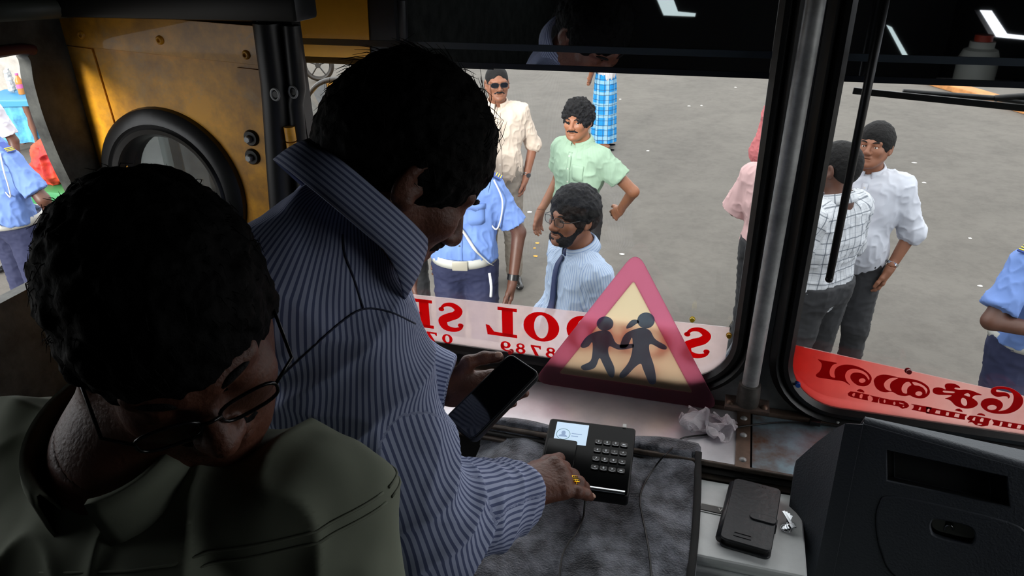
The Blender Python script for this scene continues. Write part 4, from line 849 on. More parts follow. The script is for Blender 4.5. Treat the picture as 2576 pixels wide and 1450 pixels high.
plate('tray_back', [outl(tray, 1.03)], q0-nf*.030, du, up_, .004, m_dash_d, t)
P3 = [[q0+du*a+up_*b_-nf*.028 for a, b_ in tray+[tray[0]]], [q0+du*a+up_*b_-nf*.002 for a, b_ in outl(tray, 1.02)+[outl(tray, 1.02)[0]]]]
MB().grid(P3, .002).build('tray_wall', m_dash_d, t)
tl_ = outl(tray, .86); plate('tray_label_frame', [[(a-.006, b_-.004) for a, b_ in outl(tray, .80)], [(a-.006, b_-.004) for a, b_ in outl(tray, .785)][::-1]], q0-nf*.027, du, up_, .0012, m_dash, t)
hd = [uv(x, y) for x, y in spline([(2332, 1300), (2350, 1292), (2430, 1306), (2449, 1328), (2444, 1352), (2420, 1356), (2345, 1340), (2330, 1322)], 4, True)]
gbi = outl(gb, .965)
plate('glove_box_lid', [gbi, hd], q0-nf*.005, du, up_, .012, m_dash, t, bev=.0025)
plate('glove_box_gap', [outl(gb, 1.02)], q0-nf*.034, du, up_, .004, M_RUB, t)
plate('handle_recess', [outl(hd, 1.05)], q0-nf*.020, du, up_, .004, M_RUB, t)
MB().tube(spline([onface(2376, 1336, -.012), onface(2380, 1325, -.009), onface(2392, 1323, -.008), onface(2398, 1334, -.012)], 4), .0018, 8).build('lock', M_CHROME, t, True)
# left shoulder of the unit: a slanted side plate with a rolled top edge, and the top surface going back to the glass
S0 = [onY(2076, 1128, 1.22), onY(2000, 1168, 1.235), onZ(2006, 1240, 1.68), onZ(2040, 1520, 1.50)]
fr_t = q0; fr_b = q0-up_*.62
P4 = [[fr_t, fr_b], [onface(2130, 1066, -.004), fr_b-du*.03-nf*.004], [onY(2105, 1080, 1.235), fr_b-du*.055-nf*.02], [onY(2060, 1112, 1.25), fr_b-du*.075-nf*.05], [onY(2008, 1160, 1.255), fr_b-du*.09-nf*.09], [onY(2003, 1178, 1.28), fr_b-du*.09-nf*.13]]
rows = [[a*(1-k/6)+b_*(k/6) for k in range(7)] for a, b_ in P4]
MB().grid(rows, .004).build('side_panel', m_dash, t, 'auto')
P5 = []
for k in range(8):
    a = math.radians(90*k/7); P5.append([q0-du*.0+up_*(.012*math.sin(a)-.0)+nf*(-.012+.012*math.cos(a)), q0+du*right+up_*(.012*math.sin(a))+nf*(-.012+.012*math.cos(a))])
P5.append([P4[3][0]+V(.06, .03, 0), q0+du*right+V(0, .16, 0)])
MB().grid(P5, .003).build('top_panel', m_dash, t, 'auto')
# ------------------------------------------------------------------ engine cover and grey towel
m_tow = mat_cloth('grey_towel', '4a4d56', fuzz=.5); n = m_tow.node_tree; bsd = n.nodes['Principled BSDF']
for nd in n.nodes:
    if nd.type == 'TEX_NOISE': nd.inputs['Scale'].default_value = 260
    if nd.type == 'BUMP': nd.inputs['Strength'].default_value = .9
tcn = [x for x in n.nodes if x.type == 'TEX_COORD'][0]; nz = n.nodes.new('ShaderNodeTexNoise'); nz.inputs['Scale'].default_value = 26; nz.inputs['Detail'].default_value = 7; rp = n.nodes.new('ShaderNodeValToRGB')
rp.color_ramp.elements[0].position = .36; rp.color_ramp.elements[0].color = srgb('363940'); rp.color_ramp.elements[1].position = .66; rp.color_ramp.elements[1].color = srgb('868a94')
n.links.new(tcn.outputs['Object'], nz.inputs['Vector']); n.links.new(nz.outputs['Fac'], rp.inputs[0]); n.links.new(rp.outputs[0], bsd.inputs['Base Color'])
o = MB().box((-.19, .74, 1.24), (.34, .98, .70), bev=.03, seg=3).build('engine_cover', M_DARKIN, smooth='auto'); tag(o, 'dark engine cover under the grey towel', 'engine cover')
def towz(x, y):
    p = np.array([[x*4.2+3, y*3.1+1, .5]]); q = np.array([[x*11+3, y*7+1, 2.5]]); r_ = vnoise(p)[0]; r2 = vnoise(q)[0]
    z = 1.664+.030*r_+.016*r2+.014*(1-abs(math.sin(x*13+y*9+r_*3)))
    z -= max(0, -x-.40)*.35; z += .020*math.exp(-((x+.07)**2/.004+(y-1.30)**2/.003)); z -= .35*max(0, .75-y); return z
nx, ny = 90, 130; rows = []
for i in range(nx):
    u = i/(nx-1); row = []
    for j in range(ny):
        v = j/(ny-1); y = 1.315-.95*v+.012*math.sin(u*9); x = -.47+.475*u+.008*math.sin(v*7); y -= .03*(1-u)
        z = towz(x, y)
        if y > 1.285: z = max(z, 1.706)-.0*(y-1.285)
        row.append(V(x+.02*v, y, z))
    rows.append(row)
e0 = rows[-1]
for dd, dz in ((.004, -.006), (.006, -.02), (.006, -.10)): rows.append([p+V(dd, 0, dz) for p in e0])
tw = MB().grid(rows, .006).build('towel', m_tow, smooth=True); tag(tw, 'charcoal grey fleecy towel with black hem spread over the engine cover', 'towel')
MB().tube([p+V(.003, 0, .006) for p in e0[4::3]], .0075, 8, sq=.6).build('hem', mat('towel_hem', '0e0f11', .8), tw, True)
# ------------------------------------------------------------------ black cable along the ledge, down over the towel
m_cab = mat('black_cable', '0d0d0e', .4)
def ontow(x, y, hgt=.006):
    z = 1.68
    for k in range(6): p_ = onZ(x, y, z); z = towz(p_[0], p_[1])+hgt+.003
    return onZ(x, y, z)
cab = [onZ(2300, 1085, 1.706), onZ(2140, 1075, 1.706), onZ(2050, 1066, 1.708), onZ(1950, 1064, 1.704), onZ(1840, 1078, 1.706), onZ(1820, 1090, 1.704), onZ(1770, 1095, 1.704), onZ(1715, 1104, 1.706), onZ(1688, 1132, 1.712), onZ(1672, 1146, 1.722), ontow(1650, 1172, .010), ontow(1628, 1205), ontow(1614, 1235), ontow(1610, 1265), ontow(1616, 1300), ontow(1624, 1340), ontow(1632, 1385), ontow(1637, 1430), ontow(1640, 1475), ontow(1641, 1520)]
o = MB().tube(spline(cab, 8), .0019, 8).build('cable', m_cab, smooth=True); tag(o, 'thin black cable running along the ledge and down over the grey towel', 'cable')
o = MB().tube(spline([ontow(1472, 1255, .03), ontow(1470, 1278, .015), ontow(1466, 1305), ontow(1448, 1345), ontow(1430, 1368), ontow(1417, 1392), ontow(1410, 1425), ontow(1406, 1465), ontow(1404, 1500)], 8), .0018, 8).build('cable', m_cab, smooth=True); tag(o, 'thin black cable leaving the keypad terminal near the hand with the ring', 'cable')
o = MB().box(onZ(2050, 1064, 1.712), (.024, .012, .012), bev=.003).build('cable_connector', m_cab, smooth='auto'); tag(o, 'small black plug connector on the cable near the black dash unit', 'connector')
# ------------------------------------------------------------------ keypad terminal
TL, TR, BR = onZ(1386, 1054, 1.765), onZ(1598, 1080, 1.765), onZ(1575, 1250, 1.728); BL = TL+BR-TR
ux = unit(TR-TL); uy = unit((TL-BL)-ux*np.dot(TL-BL, ux)); uz = np.cross(ux, uy); Wd = np.linalg.norm(TR-TL); Hd = np.dot(TL-BL, uy); BL = TL-uy*Hd
t = empty('keypad_terminal', (TL+BR)/2-uz*.03, 'black attendance keypad terminal with lit screen, lying on the grey towel', 'terminal')
T = lambda u, v, w=0: BL+ux*u*Wd+uy*v*Hd+uz*w; m_tb = mat('glossy_black', '060708', .12, spec=.12)
plate('casing', [rrect(0, 0, Wd, Hd, .006)], T(0, 0, -.014), ux, uy, .026, mat('casing_black', '0c0d0e', .4, spec=.25), t, bev=.0012)
plate('faceplate', [rrect(.002, .002, Wd-.002, Hd-.002, .005)], T(0, 0, .0002), ux, uy, .002, m_tb, t)
m_scr = bpy.data.materials.new('lit_screen'); m_scr.use_nodes = True; bs = m_scr.node_tree.nodes['Principled BSDF']; bs.inputs['Base Color'].default_value = srgb('8fa3b5'); bs.inputs['Emission Color'].default_value = srgb('b4c9dc'); bs.inputs['Emission Strength'].default_value = .75
scr = plate('screen', [rrect(.085*Wd, .635*Hd, .465*Wd, .955*Hd, .001)], T(0, 0, .0018), ux, uy, .001, m_scr, t)
def sc_mat(nm, c, e=.5): m = mat(nm, c, .4); q = m.node_tree.nodes['Principled BSDF']; q.inputs['Emission Color'].default_value = srgb(c); q.inputs['Emission Strength'].default_value = e; return m
m_i1, m_i2 = sc_mat('screen_green', '2f6f6c', .3), sc_mat('screen_icon', '8299b8', .5)
plate('icon_ring', [circ(.185*Wd, .77*Hd, .0145, .0145, 28), circ(.185*Wd, .77*Hd, .0137, .0137, 28)[::-1]], T(0, 0, .0025), ux, uy, .0004, m_i1, scr)
plate('icon', [circ(.185*Wd, .79*Hd, .0045, .0055, 16)], T(0, 0, .0025), ux, uy, .0004, m_i2, scr); plate('icon', [[(.185*Wd+.009*math.cos(a), .73*Hd+.006*math.sin(a)) for a in np.linspace(0, math.pi, 12)]], T(0, 0, .0025), ux, uy, .0004, m_i2, scr)
plate('screen_text', [slab(.28*Wd, .79*Hd, .40*Wd, .80*Hd)], T(0, 0, .0025), ux, uy, .0003, m_i2, scr); plate('screen_text', [slab(.28*Wd, .75*Hd, .36*Wd, .762*Hd)], T(0, 0, .0025), ux, uy, .0003, m_i2, scr)
plate('fingerprint_reader', [rrect(.035*Wd, .18*Hd, .365*Wd, .655*Hd, .004)], T(0, 0, .004), ux, uy, .008, mat('reader_black', '070708', .1, spec=.2), t, bev=.0006)
keys_t = [['1', '2', '3', 'ESC'], ['4', '5', '6', '\u2303'], ['7', '8', '9', '\u2304'], ['<', '0', '>', 'OK']]
m_key = mat('key_black', '08090a', .35); m_klt = sc_mat('key_legend', 'd8dde2', .15)
for r_ in range(4):
    for c_ in range(4):
        u, v = .605+.097*c_, .715-.128*r_
        k = plate('key', [rrect(-.007, -.0052, .007, .0052, .0025)], T(u, v, .0022), ux, uy, .0022, m_key, t, bev=.0006)
        text_mesh('key_legend', keys_t[r_][c_].replace('\u2303', '^').replace('\u2304', 'v'), .0062 if len(keys_t[r_][c_]) == 1 else .0038, T(u, v, .0040)-uy*.001, ux, uy, .0003, m_klt, k, bold=.0002)
        pts = [T(u, v, .0036)+ux*.006*math.cos(a)+uy*(.0048*math.sin(a)) for a in np.linspace(math.pi*1.15, math.pi*1.85, 7)]; MB().tube(pts, .0005, 5).build('key_rim', m_klt, k)
MB().box(T(.62, .035, .002), (Wd*.70, .008, .006), R=np.stack([ux, uy, uz], 1), bev=.002).build('chrome_lip', M_CHROME, t, 'auto')
MB().box(T(.875, 1.015, .0), (.008, .010, .008), R=np.stack([ux, uy, uz], 1), bev=.001).build('plug_tab', M_WHITE, t)
# ------------------------------------------------------------------ windshield wipers (outside the glass)
def wiper(a, b, mid_px, label, arm_to):
    t = empty('windshield_wiper', a, label, 'wiper'); d = unit(b-a)
    MB().box((a+b)/2, (np.linalg.norm(b-a), .006, .012), R=np.stack([d, V(0, 1, 0), np.cross(d, V(0, 1, 0))], 1), bev=.001).build('blade', M_RUB, t)
    MB().tube([a+(b-a)*.18+V(0, .012, .005), (a+b)/2+V(0, .022, .008), a+(b-a)*.82+V(0, .012, .005)], .005, 8).build('bridge', M_BLK, t, True)
    MB().tube([(a+b)/2+V(0, .02, .008), arm_to], .006, 8).build('arm', M_BLK, t, True)
wiper(onY(742, 150, 1.53), onY(1243, 168, 1.53), None, 'black wiper parked level across the upper left windshield pane', V(-.95, 1.56, 2.50))
b_ = MB().tube([onY(742, 140, 1.545), onY(1000, 152, 1.545), onY(1225, 164, 1.545)], .0022, 8).build('wiper_washer_tube', M_CHROME, smooth=True); tag(b_, 'thin shiny washer tube above the upper left wiper', 'tube')
wiper(onY(2146, 228, 1.53), onY(2900, 305, 1.53), None, 'black wiper parked level across the upper right windshield pane', V(.95, 1.56, 2.48))
tt = empty('wiper_rod', onY(2086, 700, 1.46), 'long thin black rod hanging in front of the right pane', 'rod'); a, b = onY(2226, 0, 1.46), onY(2086, 702, 1.46); a = b+(a-b)*1.35
MB().tube([a, b], [.0085, .0075], 12).build('rod', M_BLK, tt, True); MB().sphere(b, .0082, 12).build('tip', M_RUB, tt, True)
# ------------------------------------------------------------------ yellow inner door with porthole
YP = 1.26
m_yel = mat('yellow_paint', 'f0a818', .42, var=.22, vscale=8, var2='a8731c', bump=.15, bscale=22, coat=.2)
n = m_yel.node_tree; bsd = n.nodes['Principled BSDF']; old = bsd.inputs['Base Color'].links[0].from_socket; tcn = [x for x in n.nodes if x.type == 'TEX_COORD'][0]
nz = n.nodes.new('ShaderNodeTexNoise'); nz.inputs['Scale'].default_value = 5; nz.inputs['Detail'].default_value = 9; nz.inputs['Roughness'].default_value = .7; nz.inputs['Distortion'].default_value = .6
rp = n.nodes.new('ShaderNodeValToRGB'); rp.color_ramp.elements[0].position = .52; rp.color_ramp.elements[0].color = (0, 0, 0, 1); rp.color_ramp.elements[1].position = .66; rp.color_ramp.elements[1].color = (.6, .6, .6, 1)
mx = n.nodes.new('ShaderNodeMix'); mx.data_type = 'RGBA'; mx.inputs[7].default_value = srgb('b99a66'); n.links.new(tcn.outputs['Object'], nz.inputs['Vector']); n.links.new(nz.outputs['Fac'], rp.inputs[0]); n.links.new(rp.outputs[0], mx.inputs[0]); n.links.new(old, mx.inputs[6]); n.links.new(mx.outputs[2], bsd.inputs['Base Color'])
dr = empty('door_1', (-1.1, YP, 1.3), kind='structure'); dr['label'] = 'scuffed yellow metal door leaf with a round porthole, left of the windshield'
pc = onY(443, 475, YP); pr = .148
lean = [(-1.332, 2.56), (-.872, 2.545), (-.885, 2.4), (-.93, 2.1), (-.93, 1.3), (-1.30, 1.3), (-1.33, 1.9)]
plate('door_skin', [[(-1.331, 2.555), (-.868, 2.545), (-.905, 2.2), (-.93, 1.3), (-1.331, 1.3)], circ(pc[0], pc[2], pr*.86, pr*.86, 40)], (0, YP, 0), (1, 0, 0), (0, 0, 1), .012, m_yel, dr)
plate('top_plate', [[(-1.331, 2.575), (-.866, 2.552), (-.878, 2.482), (-1.331, 2.508)]], (0, YP-.009, 0), (1, 0, 0), (0, 0, 1), .004, m_yel, dr, bev=.0006)
plate('edge_plate', [[(-1.331, 2.505), (-1.270, 2.500), (-1.255, 2.2), (-1.25, 1.3), (-1.331, 1.3)]], (0, YP-.0085, 0), (1, 0, 0), (0, 0, 1), .003, m_yel, dr, bev=.0005)
plate('edge_plate', [[(-.930, 2.475), (-.880, 2.472), (-.91, 2.2), (-.93, 1.3), (-.97, 1.3), (-.955, 2.2)]], (0, YP-.0085, 0), (1, 0, 0), (0, 0, 1), .002, m_yel, dr, bev=.0005)
# the side towards the windshield: plain skin with a lap seam
m_yel_lit = mat('daylit_yellow_paint', 'f6ac1c', .4, var=.12, vscale=6, coat=.2)  # cleaner yellow, brightened to stand in for daylight on this side
plate('front_skin', [[(-1.331, 2.62), (-.866, 2.62), (-.886, 2.3), (-.93, 1.3), (-1.331, 1.3)], circ(pc[0], pc[2], pr*.86, pr*.86, 40)], (0, YP+.03, 0), (1, 0, 0), (0, 0, 1), .004, m_yel_lit, dr)
plate('front_lap', [[(-.95, 2.62), (-.866, 2.62), (-.882, 2.3), (-.95, 2.3)]], (0, YP+.034, 0), (1, 0, 0), (0, 0, 1), .003, m_yel_lit, dr)
MB().lathe(V(pc[0], YP+.0, pc[2]), [(pr*.80, .035), (pr*.80, -.012), (pr*.86, -.026), (pr*.93, -.030), (pr*.97, -.024), (pr*1.0, -.030), (pr*1.10, -.028), (pr*1.2, -.016), (pr*1.22, -.004), (pr*1.2, .0)], 56, (0, 1, 0)).build('porthole_rim', M_RUB, dr, 'auto')
MB().disc(V(pc[0], YP+.012, pc[2]), (0, 1, 0), pr*.83, .004, 48).build('porthole_glass', mat_clear('dusty_glass', (.62, .67, .70)), dr)
for x, y in ((205, 88), (402, 101), (619, 138)): p = onY(x, y, YP-.012); MB().lathe(p, [(0, .001), (.003, .0015), (.0035, .004), (.006, .005), (.0085, .002), (.009, 0)], 16, (0, -1, 0)).build('rivet', m_yel, dr, True)
for x, y in ((633, 347), (636, 394)):
    p = onY(x, y, YP-.010); MB().lathe(p, [(.0, .006), (.014, .006), (.0165, .003), (.017, 0)], 20, (0, -1, 0)).build('washer', M_BLK, dr, 'auto'); MB().lathe(p+V(-.002, -.006, -.001), [(0, .009), (.006, .009), (.008, .007), (.008, 0)], 6, (0, -1, 0)).build('bolt_head', M_STEELTUBE, dr)
# black folded channels at the door's hinge side
def chan(name, pts, w, parent):
    b = MB(); b.tube(pts, w, 16, up=V(0, 1, 0)); return b.build(name, M_BLK, parent, 'auto')
chan('hinge_channel', [V(-.843, YP-.02, 2.56), V(-.847, YP-.02, 2.45), V(-.852, YP-.02, 2.40), V(-.866, YP-.02, 2.28), V(-.885, YP-.02, 2.1), V(-.90, YP-.02, 1.3)], .025, dr)
chan('hinge_channel', [V(-.802, YP-.005, 2.555), V(-.808, YP-.005, 2.44), V(-.818, YP-.005, 2.41), V(-.822, YP-.005, 2.28), V(-.83, YP-.005, 2.1), V(-.85, YP-.005, 1.3)], .017, dr)
MB().box((-.84, YP+.015, 2.0), (.075, .03, 1.45)).build('jamb', M_BLK, dr)
for x, y in ((692, 238), (737, 232)):
    p = onY(x, y, YP-.046 if x < 700 else YP-.024); MB().tube([p+V(.0085*math.cos(a), 0, .0105*math.sin(a)) for a in np.linspace(0, 6.28, 21)[:-1]], .0023, 8, closed=True).build('bolt_ring', M_STEELTUBE, dr, True); MB().disc(p+V(0, .003, 0), (0, -1, 0), .006, .003, 14).build('bolt_socket', M_RUB, dr)
hg = onY(735, 370, YP-.03)
for k in range(3): MB().tube([hg+V(0, 0, .040-.030*k), hg+V(0, 0, .013-.030*k)], .0105, 14).build('hinge_knuckle', m_yel, dr, 'auto')
# ------------------------------------------------------------------ round outside mirror
mc = onY(858, 276, 1.95); t = empty('round_mirror', mc-V(0, 0, .1), 'round chrome-rimmed convex mirror outside, beside the left windshield pane', 'mirror'); ax = unit(V(.25, -.9, -.35)); r0 = .098
MB().lathe(mc, [(0, .012), (r0*.4, .0105), (r0*.75, .006), (r0*.96, .001)], 40, ax).build('mirror_glass', mat('mirror_silver', 'eef2f4', .02, metal=1), t, True)
MB().lathe(mc, [(r0*.95, .002), (r0, .004), (r0*1.05, .0), (r0*1.04, -.014), (r0*.6, -.04), (0, -.05)], 40, ax).build('mirror_shell', M_BLK, t, True)
MB().tube([mc-ax*.04, onY(800, 280, 1.96), onY(735, 283, 1.9), V(-1.20, 1.62, 2.2), V(-1.24, 1.53, 2.2)], .008, 10).build('mirror_arm', M_CHROME, t, True)
# ------------------------------------------------------------------ man in the striped shirt at the terminal
def prof_joints(d, root, fwd, HM):
    J = {k: np.asarray(v, float) for k, v in d.items()}; f = unit(V(fwd[0], fwd[1], 0)); r = np.cross(f, V(0, 0, 1)); J['B'] = np.stack([r, f, V(0, 0, 1)], 1); J['s'] = 1.0; J['root'] = np.asarray(root, float)
    J['HM'] = HM; return J
def head_axes(f, u):
    """forward and up given as (right, up, away) of the camera"""
    fw = unit(CR*f[0]+CU*f[1]+CF*f[2]); up = CR*u[0]+CU*u[1]+CF*u[2]; up = unit(up-fw*np.dot(up, fw)); return np.stack([np.cross(fw, up), fw, up], 1)
m_shirt = mat_cloth('blue_striped_shirt', 'a3abc6', '4a5478', .0066, .42, bump=.3)
HM = head_axes((.66, -.52, .54), (.60, .72, -.05))
J = prof_joints(dict(pelvis=(-.56, .80, 1.78), waist=(-.555, .81, 1.90), chest=(-.545, .83, 2.12), neck=at(880, 560, .99), shR=at(880, 835, .985), shL=(-.61, 1.0, 2.265), elR=(-.385, .765, 1.90), elL=(-.56, 1.04, 1.96),
    wrR=at(1296, 1238, 1.318), wrL=at(1172, 985, 1.335), hipR=(-.52, .73, 1.75), hipL=(-.60, .87, 1.75), knR=(-.50, .75, 1.33), knL=(-.58, .90, 1.33), anR=(-.53, .73, .98), anL=(-.60, .90, .98), head=at(1020, 424, .965)), (-.56, .80, .9), (.72, .69), HM)
J['hdR'] = unit(at(1400, 1206, 1.345)-J['wrR']); J['pnR'] = unit(V(0, 0, -1)+.25*V(0, 1, 0)-.1*CR)

A_, B2, C2 = at(1285, 894, 1.370), at(1357, 943, 1.325), at(1212, 1128, 1.255); ux = unit(B2-A_); vy = (B2-C2); vy = vy-ux*np.dot(vy, ux); Hh = np.linalg.norm(vy); uy = unit(vy); Ww = np.linalg.norm(B2-A_); og = B2-ux*Ww-uy*Hh; uz = np.cross(ux, uy)
PH = (ux, uy, uz, og, Ww, Hh)
J['wrL'] = og+uy*Hh*.30-ux*.060-uz*.020; J['hdL'] = unit(ux*.66+uy*.62-uz*.22); J['pnL'] = unit(uz+ux*.3)
fing = {}
hair_fg = mat('foreground_hair', '050505', .75, spec=.12, bump=.5, bscale=160)
root = empty('person', J['root'], 'man in blue striped shirt bending over the keypad terminal, phone in left hand', 'person')
S = body_sdf(J, 1.05, 1.1, head_kw=dict(s=1.05, nr=.060, closed=True), fingers=fing, hand_kw=dict(
    R=dict(s=1.06, curls=((48, 42, 25), (44, 38, 24), (26, 32, 20), (14, 18, 12)), spread=(7, 3, -3, -11), thumb=(32, 10, 10), fat=1.12, wrad=.030),
    L=dict(s=.92, curls=((8, 26, 20), (0, 14, 12), (0, 14, 12), (0, 14, 12)), spread=(5, 2, -2, -5), thumb=(52, 34, 14), thumb_up=1.0, thumb_flat=.95, fat=1.1, wrad=.030)))
balls = [(J['head']+J['HM']@V(0, .02, 0), .175)]+[(J['wr'+q]+J['hd'+q]*.095, .125) for q in 'RL']
link('body', poly_mesh('body', [S.mesh(.006, outside=balls), S.mesh(.003, inside=balls[0]), S.mesh(.0022, inside=balls[1]), S.mesh(.0022, inside=balls[2])]), M_SKIN_FG, root, True)
Sh, segs = shirt_sdf(J, 1.06, .016, 2.0, 1.12, armr=1.36, fk=.035)
for a_, b_, r_ in ((.30, .36, .014), (.62, .70, .016), (.86, .95, .014)):      # gathered folds round the sleeve
    pass
Sh.cone(J['neck']-V(.05, .035, .06), J['chest']-V(.09, .075, -.05), .075, .10, k=.07); Sh.cone(J['neck']-V(.02, .02, .05), (J['shR']+J['neck'])/2-V(.03,.0,.0), .062, .062, k=.05)
CAX0 = unit(CR*.62+CU*.75+CF*.10); CC = at(876, 545, .955)-CAX0*.013; CAX = unit(CR*.62+CU*.75+CF*.10); CFW = unit(CR*.74-CU*.60+CF*.30); Sh.cone(CC-CAX*.035, CC-CAX*.11, .076, .10, k=.05)
p, tr_, q = Sh.mesh(.0045, lo=V(-2, -2, 1.72)); su, sv = coords(p, segs)
n_ = vnormals(p, q); arm = J['elR']-J['shR']; ta = unit(arm)
d1 = (p-J['shR'])@ta; el = J['elR']; dist = np.linalg.norm(p-el, axis=1)
fold = np.sin((d1*27+2.2*vnoise(p*7+3)+((p-J['shR'])@CR)*9)); near = np.exp(-((np.linalg.norm(np.cross(p-J['shR'], ta), axis=1))/.14)**2)*np.clip(d1*6+.6, 0, 1)
f2 = np.sin(((p-el)@unit(J['wrR']-el))*55+2.5*vnoise(p*11)); near2 = np.exp(-((np.linalg.norm(np.cross(p-el, unit(J['wrR']-el)), axis=1))/.07)**2)*np.clip(((p-el)@unit(J['wrR']-el))*8, 0, 1)
amp = .0200*near*(1-np.abs(fold))**1.5+.0140*near2*(1-np.abs(f2))**1.4+.010*(1-np.abs(vnoise(p*9+21)))**2+.0025*vnoise(p*34)-.006
p = p+n_*amp[:, None]
shirt_o = link('shirt', poly_mesh('shirt', [(p, tr_, q)], {'su': su, 'sv': sv}), m_shirt, root, True)
collar(J, shirt_o, m_shirt, r=.086, hgt=.036, fold=.046, tip=.034, attrs=True, th=.003, oval=1.1, c=CC, axis=CAX, fwd=CFW, gap=13)
from mathutils.bvhtree import BVHTree
bvh0 = BVHTree.FromPolygons([Vector(x) for x in p], [list(map(int, x)) for x in q]); m_seam = mat('seam_thread', '2a3046', .8)
for px_ in ([(700, 955), (780, 880), (860, 810), (915, 778), (980, 785), (1045, 815)], [(862, 590), (868, 640), (890, 700), (914, 776)]):
    sp_ = [bvh0.ray_cast(Vector(CAM), Vector(unit(ray(*xy)))) for xy in spline(px_, 7)]; sp_ = [np.array(h_[0])-unit(ray(900, 700))*.0005 for h_ in sp_ if h_[0] is not None]
    if len(sp_) > 3: MB().tube(sp_, .0013, 6).build('seam', m_seam, shirt_o, True)
def cuff(J, q, m, parent, L=.062, r0=.048, r1=.044):
    d = unit(J['wr'+q]-J['el'+q]); a = J['wr'+q]-d*.064; u = unit(np.cross(d, V(0, 0, 1))); w = np.cross(d, u); rows = []
    for k in range(41):
        t_ = 2*math.pi*k/40; e = u*math.cos(t_)+w*math.sin(t_)*.92; rows.append([a+e*r0*.9, a+e*r0+d*.004, a+e*(r0+.001)+d*L*.5, a+e*r1+d*L, a+e*(r1-.004)+d*(L+.001), a+e*(r1-.006)+d*L*.6])
    b = MB(); b.grid(rows); o = b.build('cuff', m, parent, True); me = o.data; n = len(me.vertices); co = np.empty(n*3, np.float32); me.vertices.foreach_get('co', co); co = co.reshape(-1, 3)+ORG[o.name]
    ang = np.arctan2((co-a)@w, (co-a)@u)*r0
    for k, v in (('su', ang+5), ('sv', (co-a)@d+5)): t_ = me.attributes.new(k, 'FLOAT', 'POINT'); t_.data.foreach_set('value', v.astype(np.float32))
cuff(J, 'R', m_shirt, shirt_o); cuff(J, 'L', m_shirt, shirt_o, r0=.046, r1=.042)
Tr = trouser_sdf(J, 1.05, .016, 1.06, .09); p, t_, q = wrinkle(*Tr.mesh(.009), .005, 12, 3); link('trousers', poly_mesh('trousers', [(p, t_, q)]), mat('dark_trousers', '1c1d22', .85), root, True)
for q in 'RL': shoe(J, root, q, M_BLK)
hair_obj(J, root, hair_fg, s=1.05, t=.014, line=(.090, .060), nape=(-.06, -.075), curl=.003, h=.0035, freq=70, side=1)
# loose strands standing off the crown and nape
rg = np.random.RandomState(11); hd = J['head']; hm = J['HM']; b = MB()
for k in range(420):
    a = rg.rand()*6.283; zc = rg.uniform(-.45, 1); rr = math.sqrt(max(0, 1-zc*zc)); dl = V(rr*math.cos(a), rr*math.sin(a), zc)
    if dl[1] > .35 and dl[2] < .25: continue
    p0 = hd+hm@((dl*V(.090, .110, .102)+V(0, -.018, .035))*1.05); nd = hm@unit(dl); tg = unit(np.cross(nd, hm@V(1, .3*rg.randn(), .2*rg.randn())))
    L = rg.uniform(.018, .042); sg = -1 if rg.rand() < .8 else 1
    b.tube([p0-nd*.006, p0+nd*L*.12+tg*sg*L*.5, p0+nd*L*(.16+.12*rg.rand())+tg*sg*L], [.0007, .0006, .0002], 3)
o = b.build('hair_strands', hair_fg, root); o['kind'] = 'stuff'
eyes(J, root, 1.05, True); beard_obj(J, root, hair_fg, 1.05, .004, 'goatee'); beard_obj(J, root, hair_fg, 1.05, .004, 'mustache')
def nails(fi, palm_n, parent, m, s=1.0):
    for js, v in fi:
        tip = js[-1]; pn_ = unit(palm_n-v*np.dot(palm_n, v)) if np.linalg.norm(palm_n-v*np.dot(palm_n, v)) > .2 else palm_n
        fl = unit(np.cross(v, np.cross(pn_, v))); MB().sphere(tip-fl*.0062*s+v*.001, V(.0052, .0070, .0022)*s, 10, R=np.stack([unit(np.cross(v, fl)), v, fl], 1)).build('nail', m, parent, True)
m_nail = mat('fingernail', 'b58f7c', .3); nails(fing['R'][:4], J['pnR'], root, m_nail); 
js, v = fing['L'][4]; MB().sphere(js[-1]+v*.002+V(-.15, -.45, .87)*.0085, V(.0068, .0090, .0028), 12, R=np.stack([unit(np.cross(v, V(-.15, -.45, .87))), v, unit(np.cross(unit(np.cross(v, V(-.15, -.45, .87))), v))], 1)).build('nail', m_nail, root, True)
js, v = fing['R'][2]; c = js[0]*.45+js[1]*.55; d = unit(js[1]-js[0]); u = unit(np.cross(d, V(0, 0, 1))); w = np.cross(u, d); m_gold = mat('gold', 'e8b020', .22, metal=1)
rg_o = MB().tube([c+(u*math.cos(a)+w*math.sin(a))*.0112 for a in np.linspace(0, 6.2832, 25)[:-1]], .0018, 8, closed=True, sq=1.6).build('gold_ring', m_gold, root, True)
w = w if w[2] > 0 else -w; tn = unit(w-CF*.6); tn = unit(tn-d*np.dot(tn, d)); uu = np.cross(d, tn)
MB().box(c+tn*.0125, (.0150, .0135, .003), R=np.stack([d, uu, tn], 1), bev=.002).build('ring_face', m_gold, rg_o, 'auto')
for i in range(9): MB().box(c+tn*.0142+d*(-.0042+.0042*(i % 3))+uu*(-.0038+.0038*(i//3)), (.0026, .0024, .0008), R=np.stack([d, uu, tn], 1)).build('stone', mat('ring_stone', '2a1808', .2) if i == 0 else bpy.data.materials['ring_stone'], rg_o)
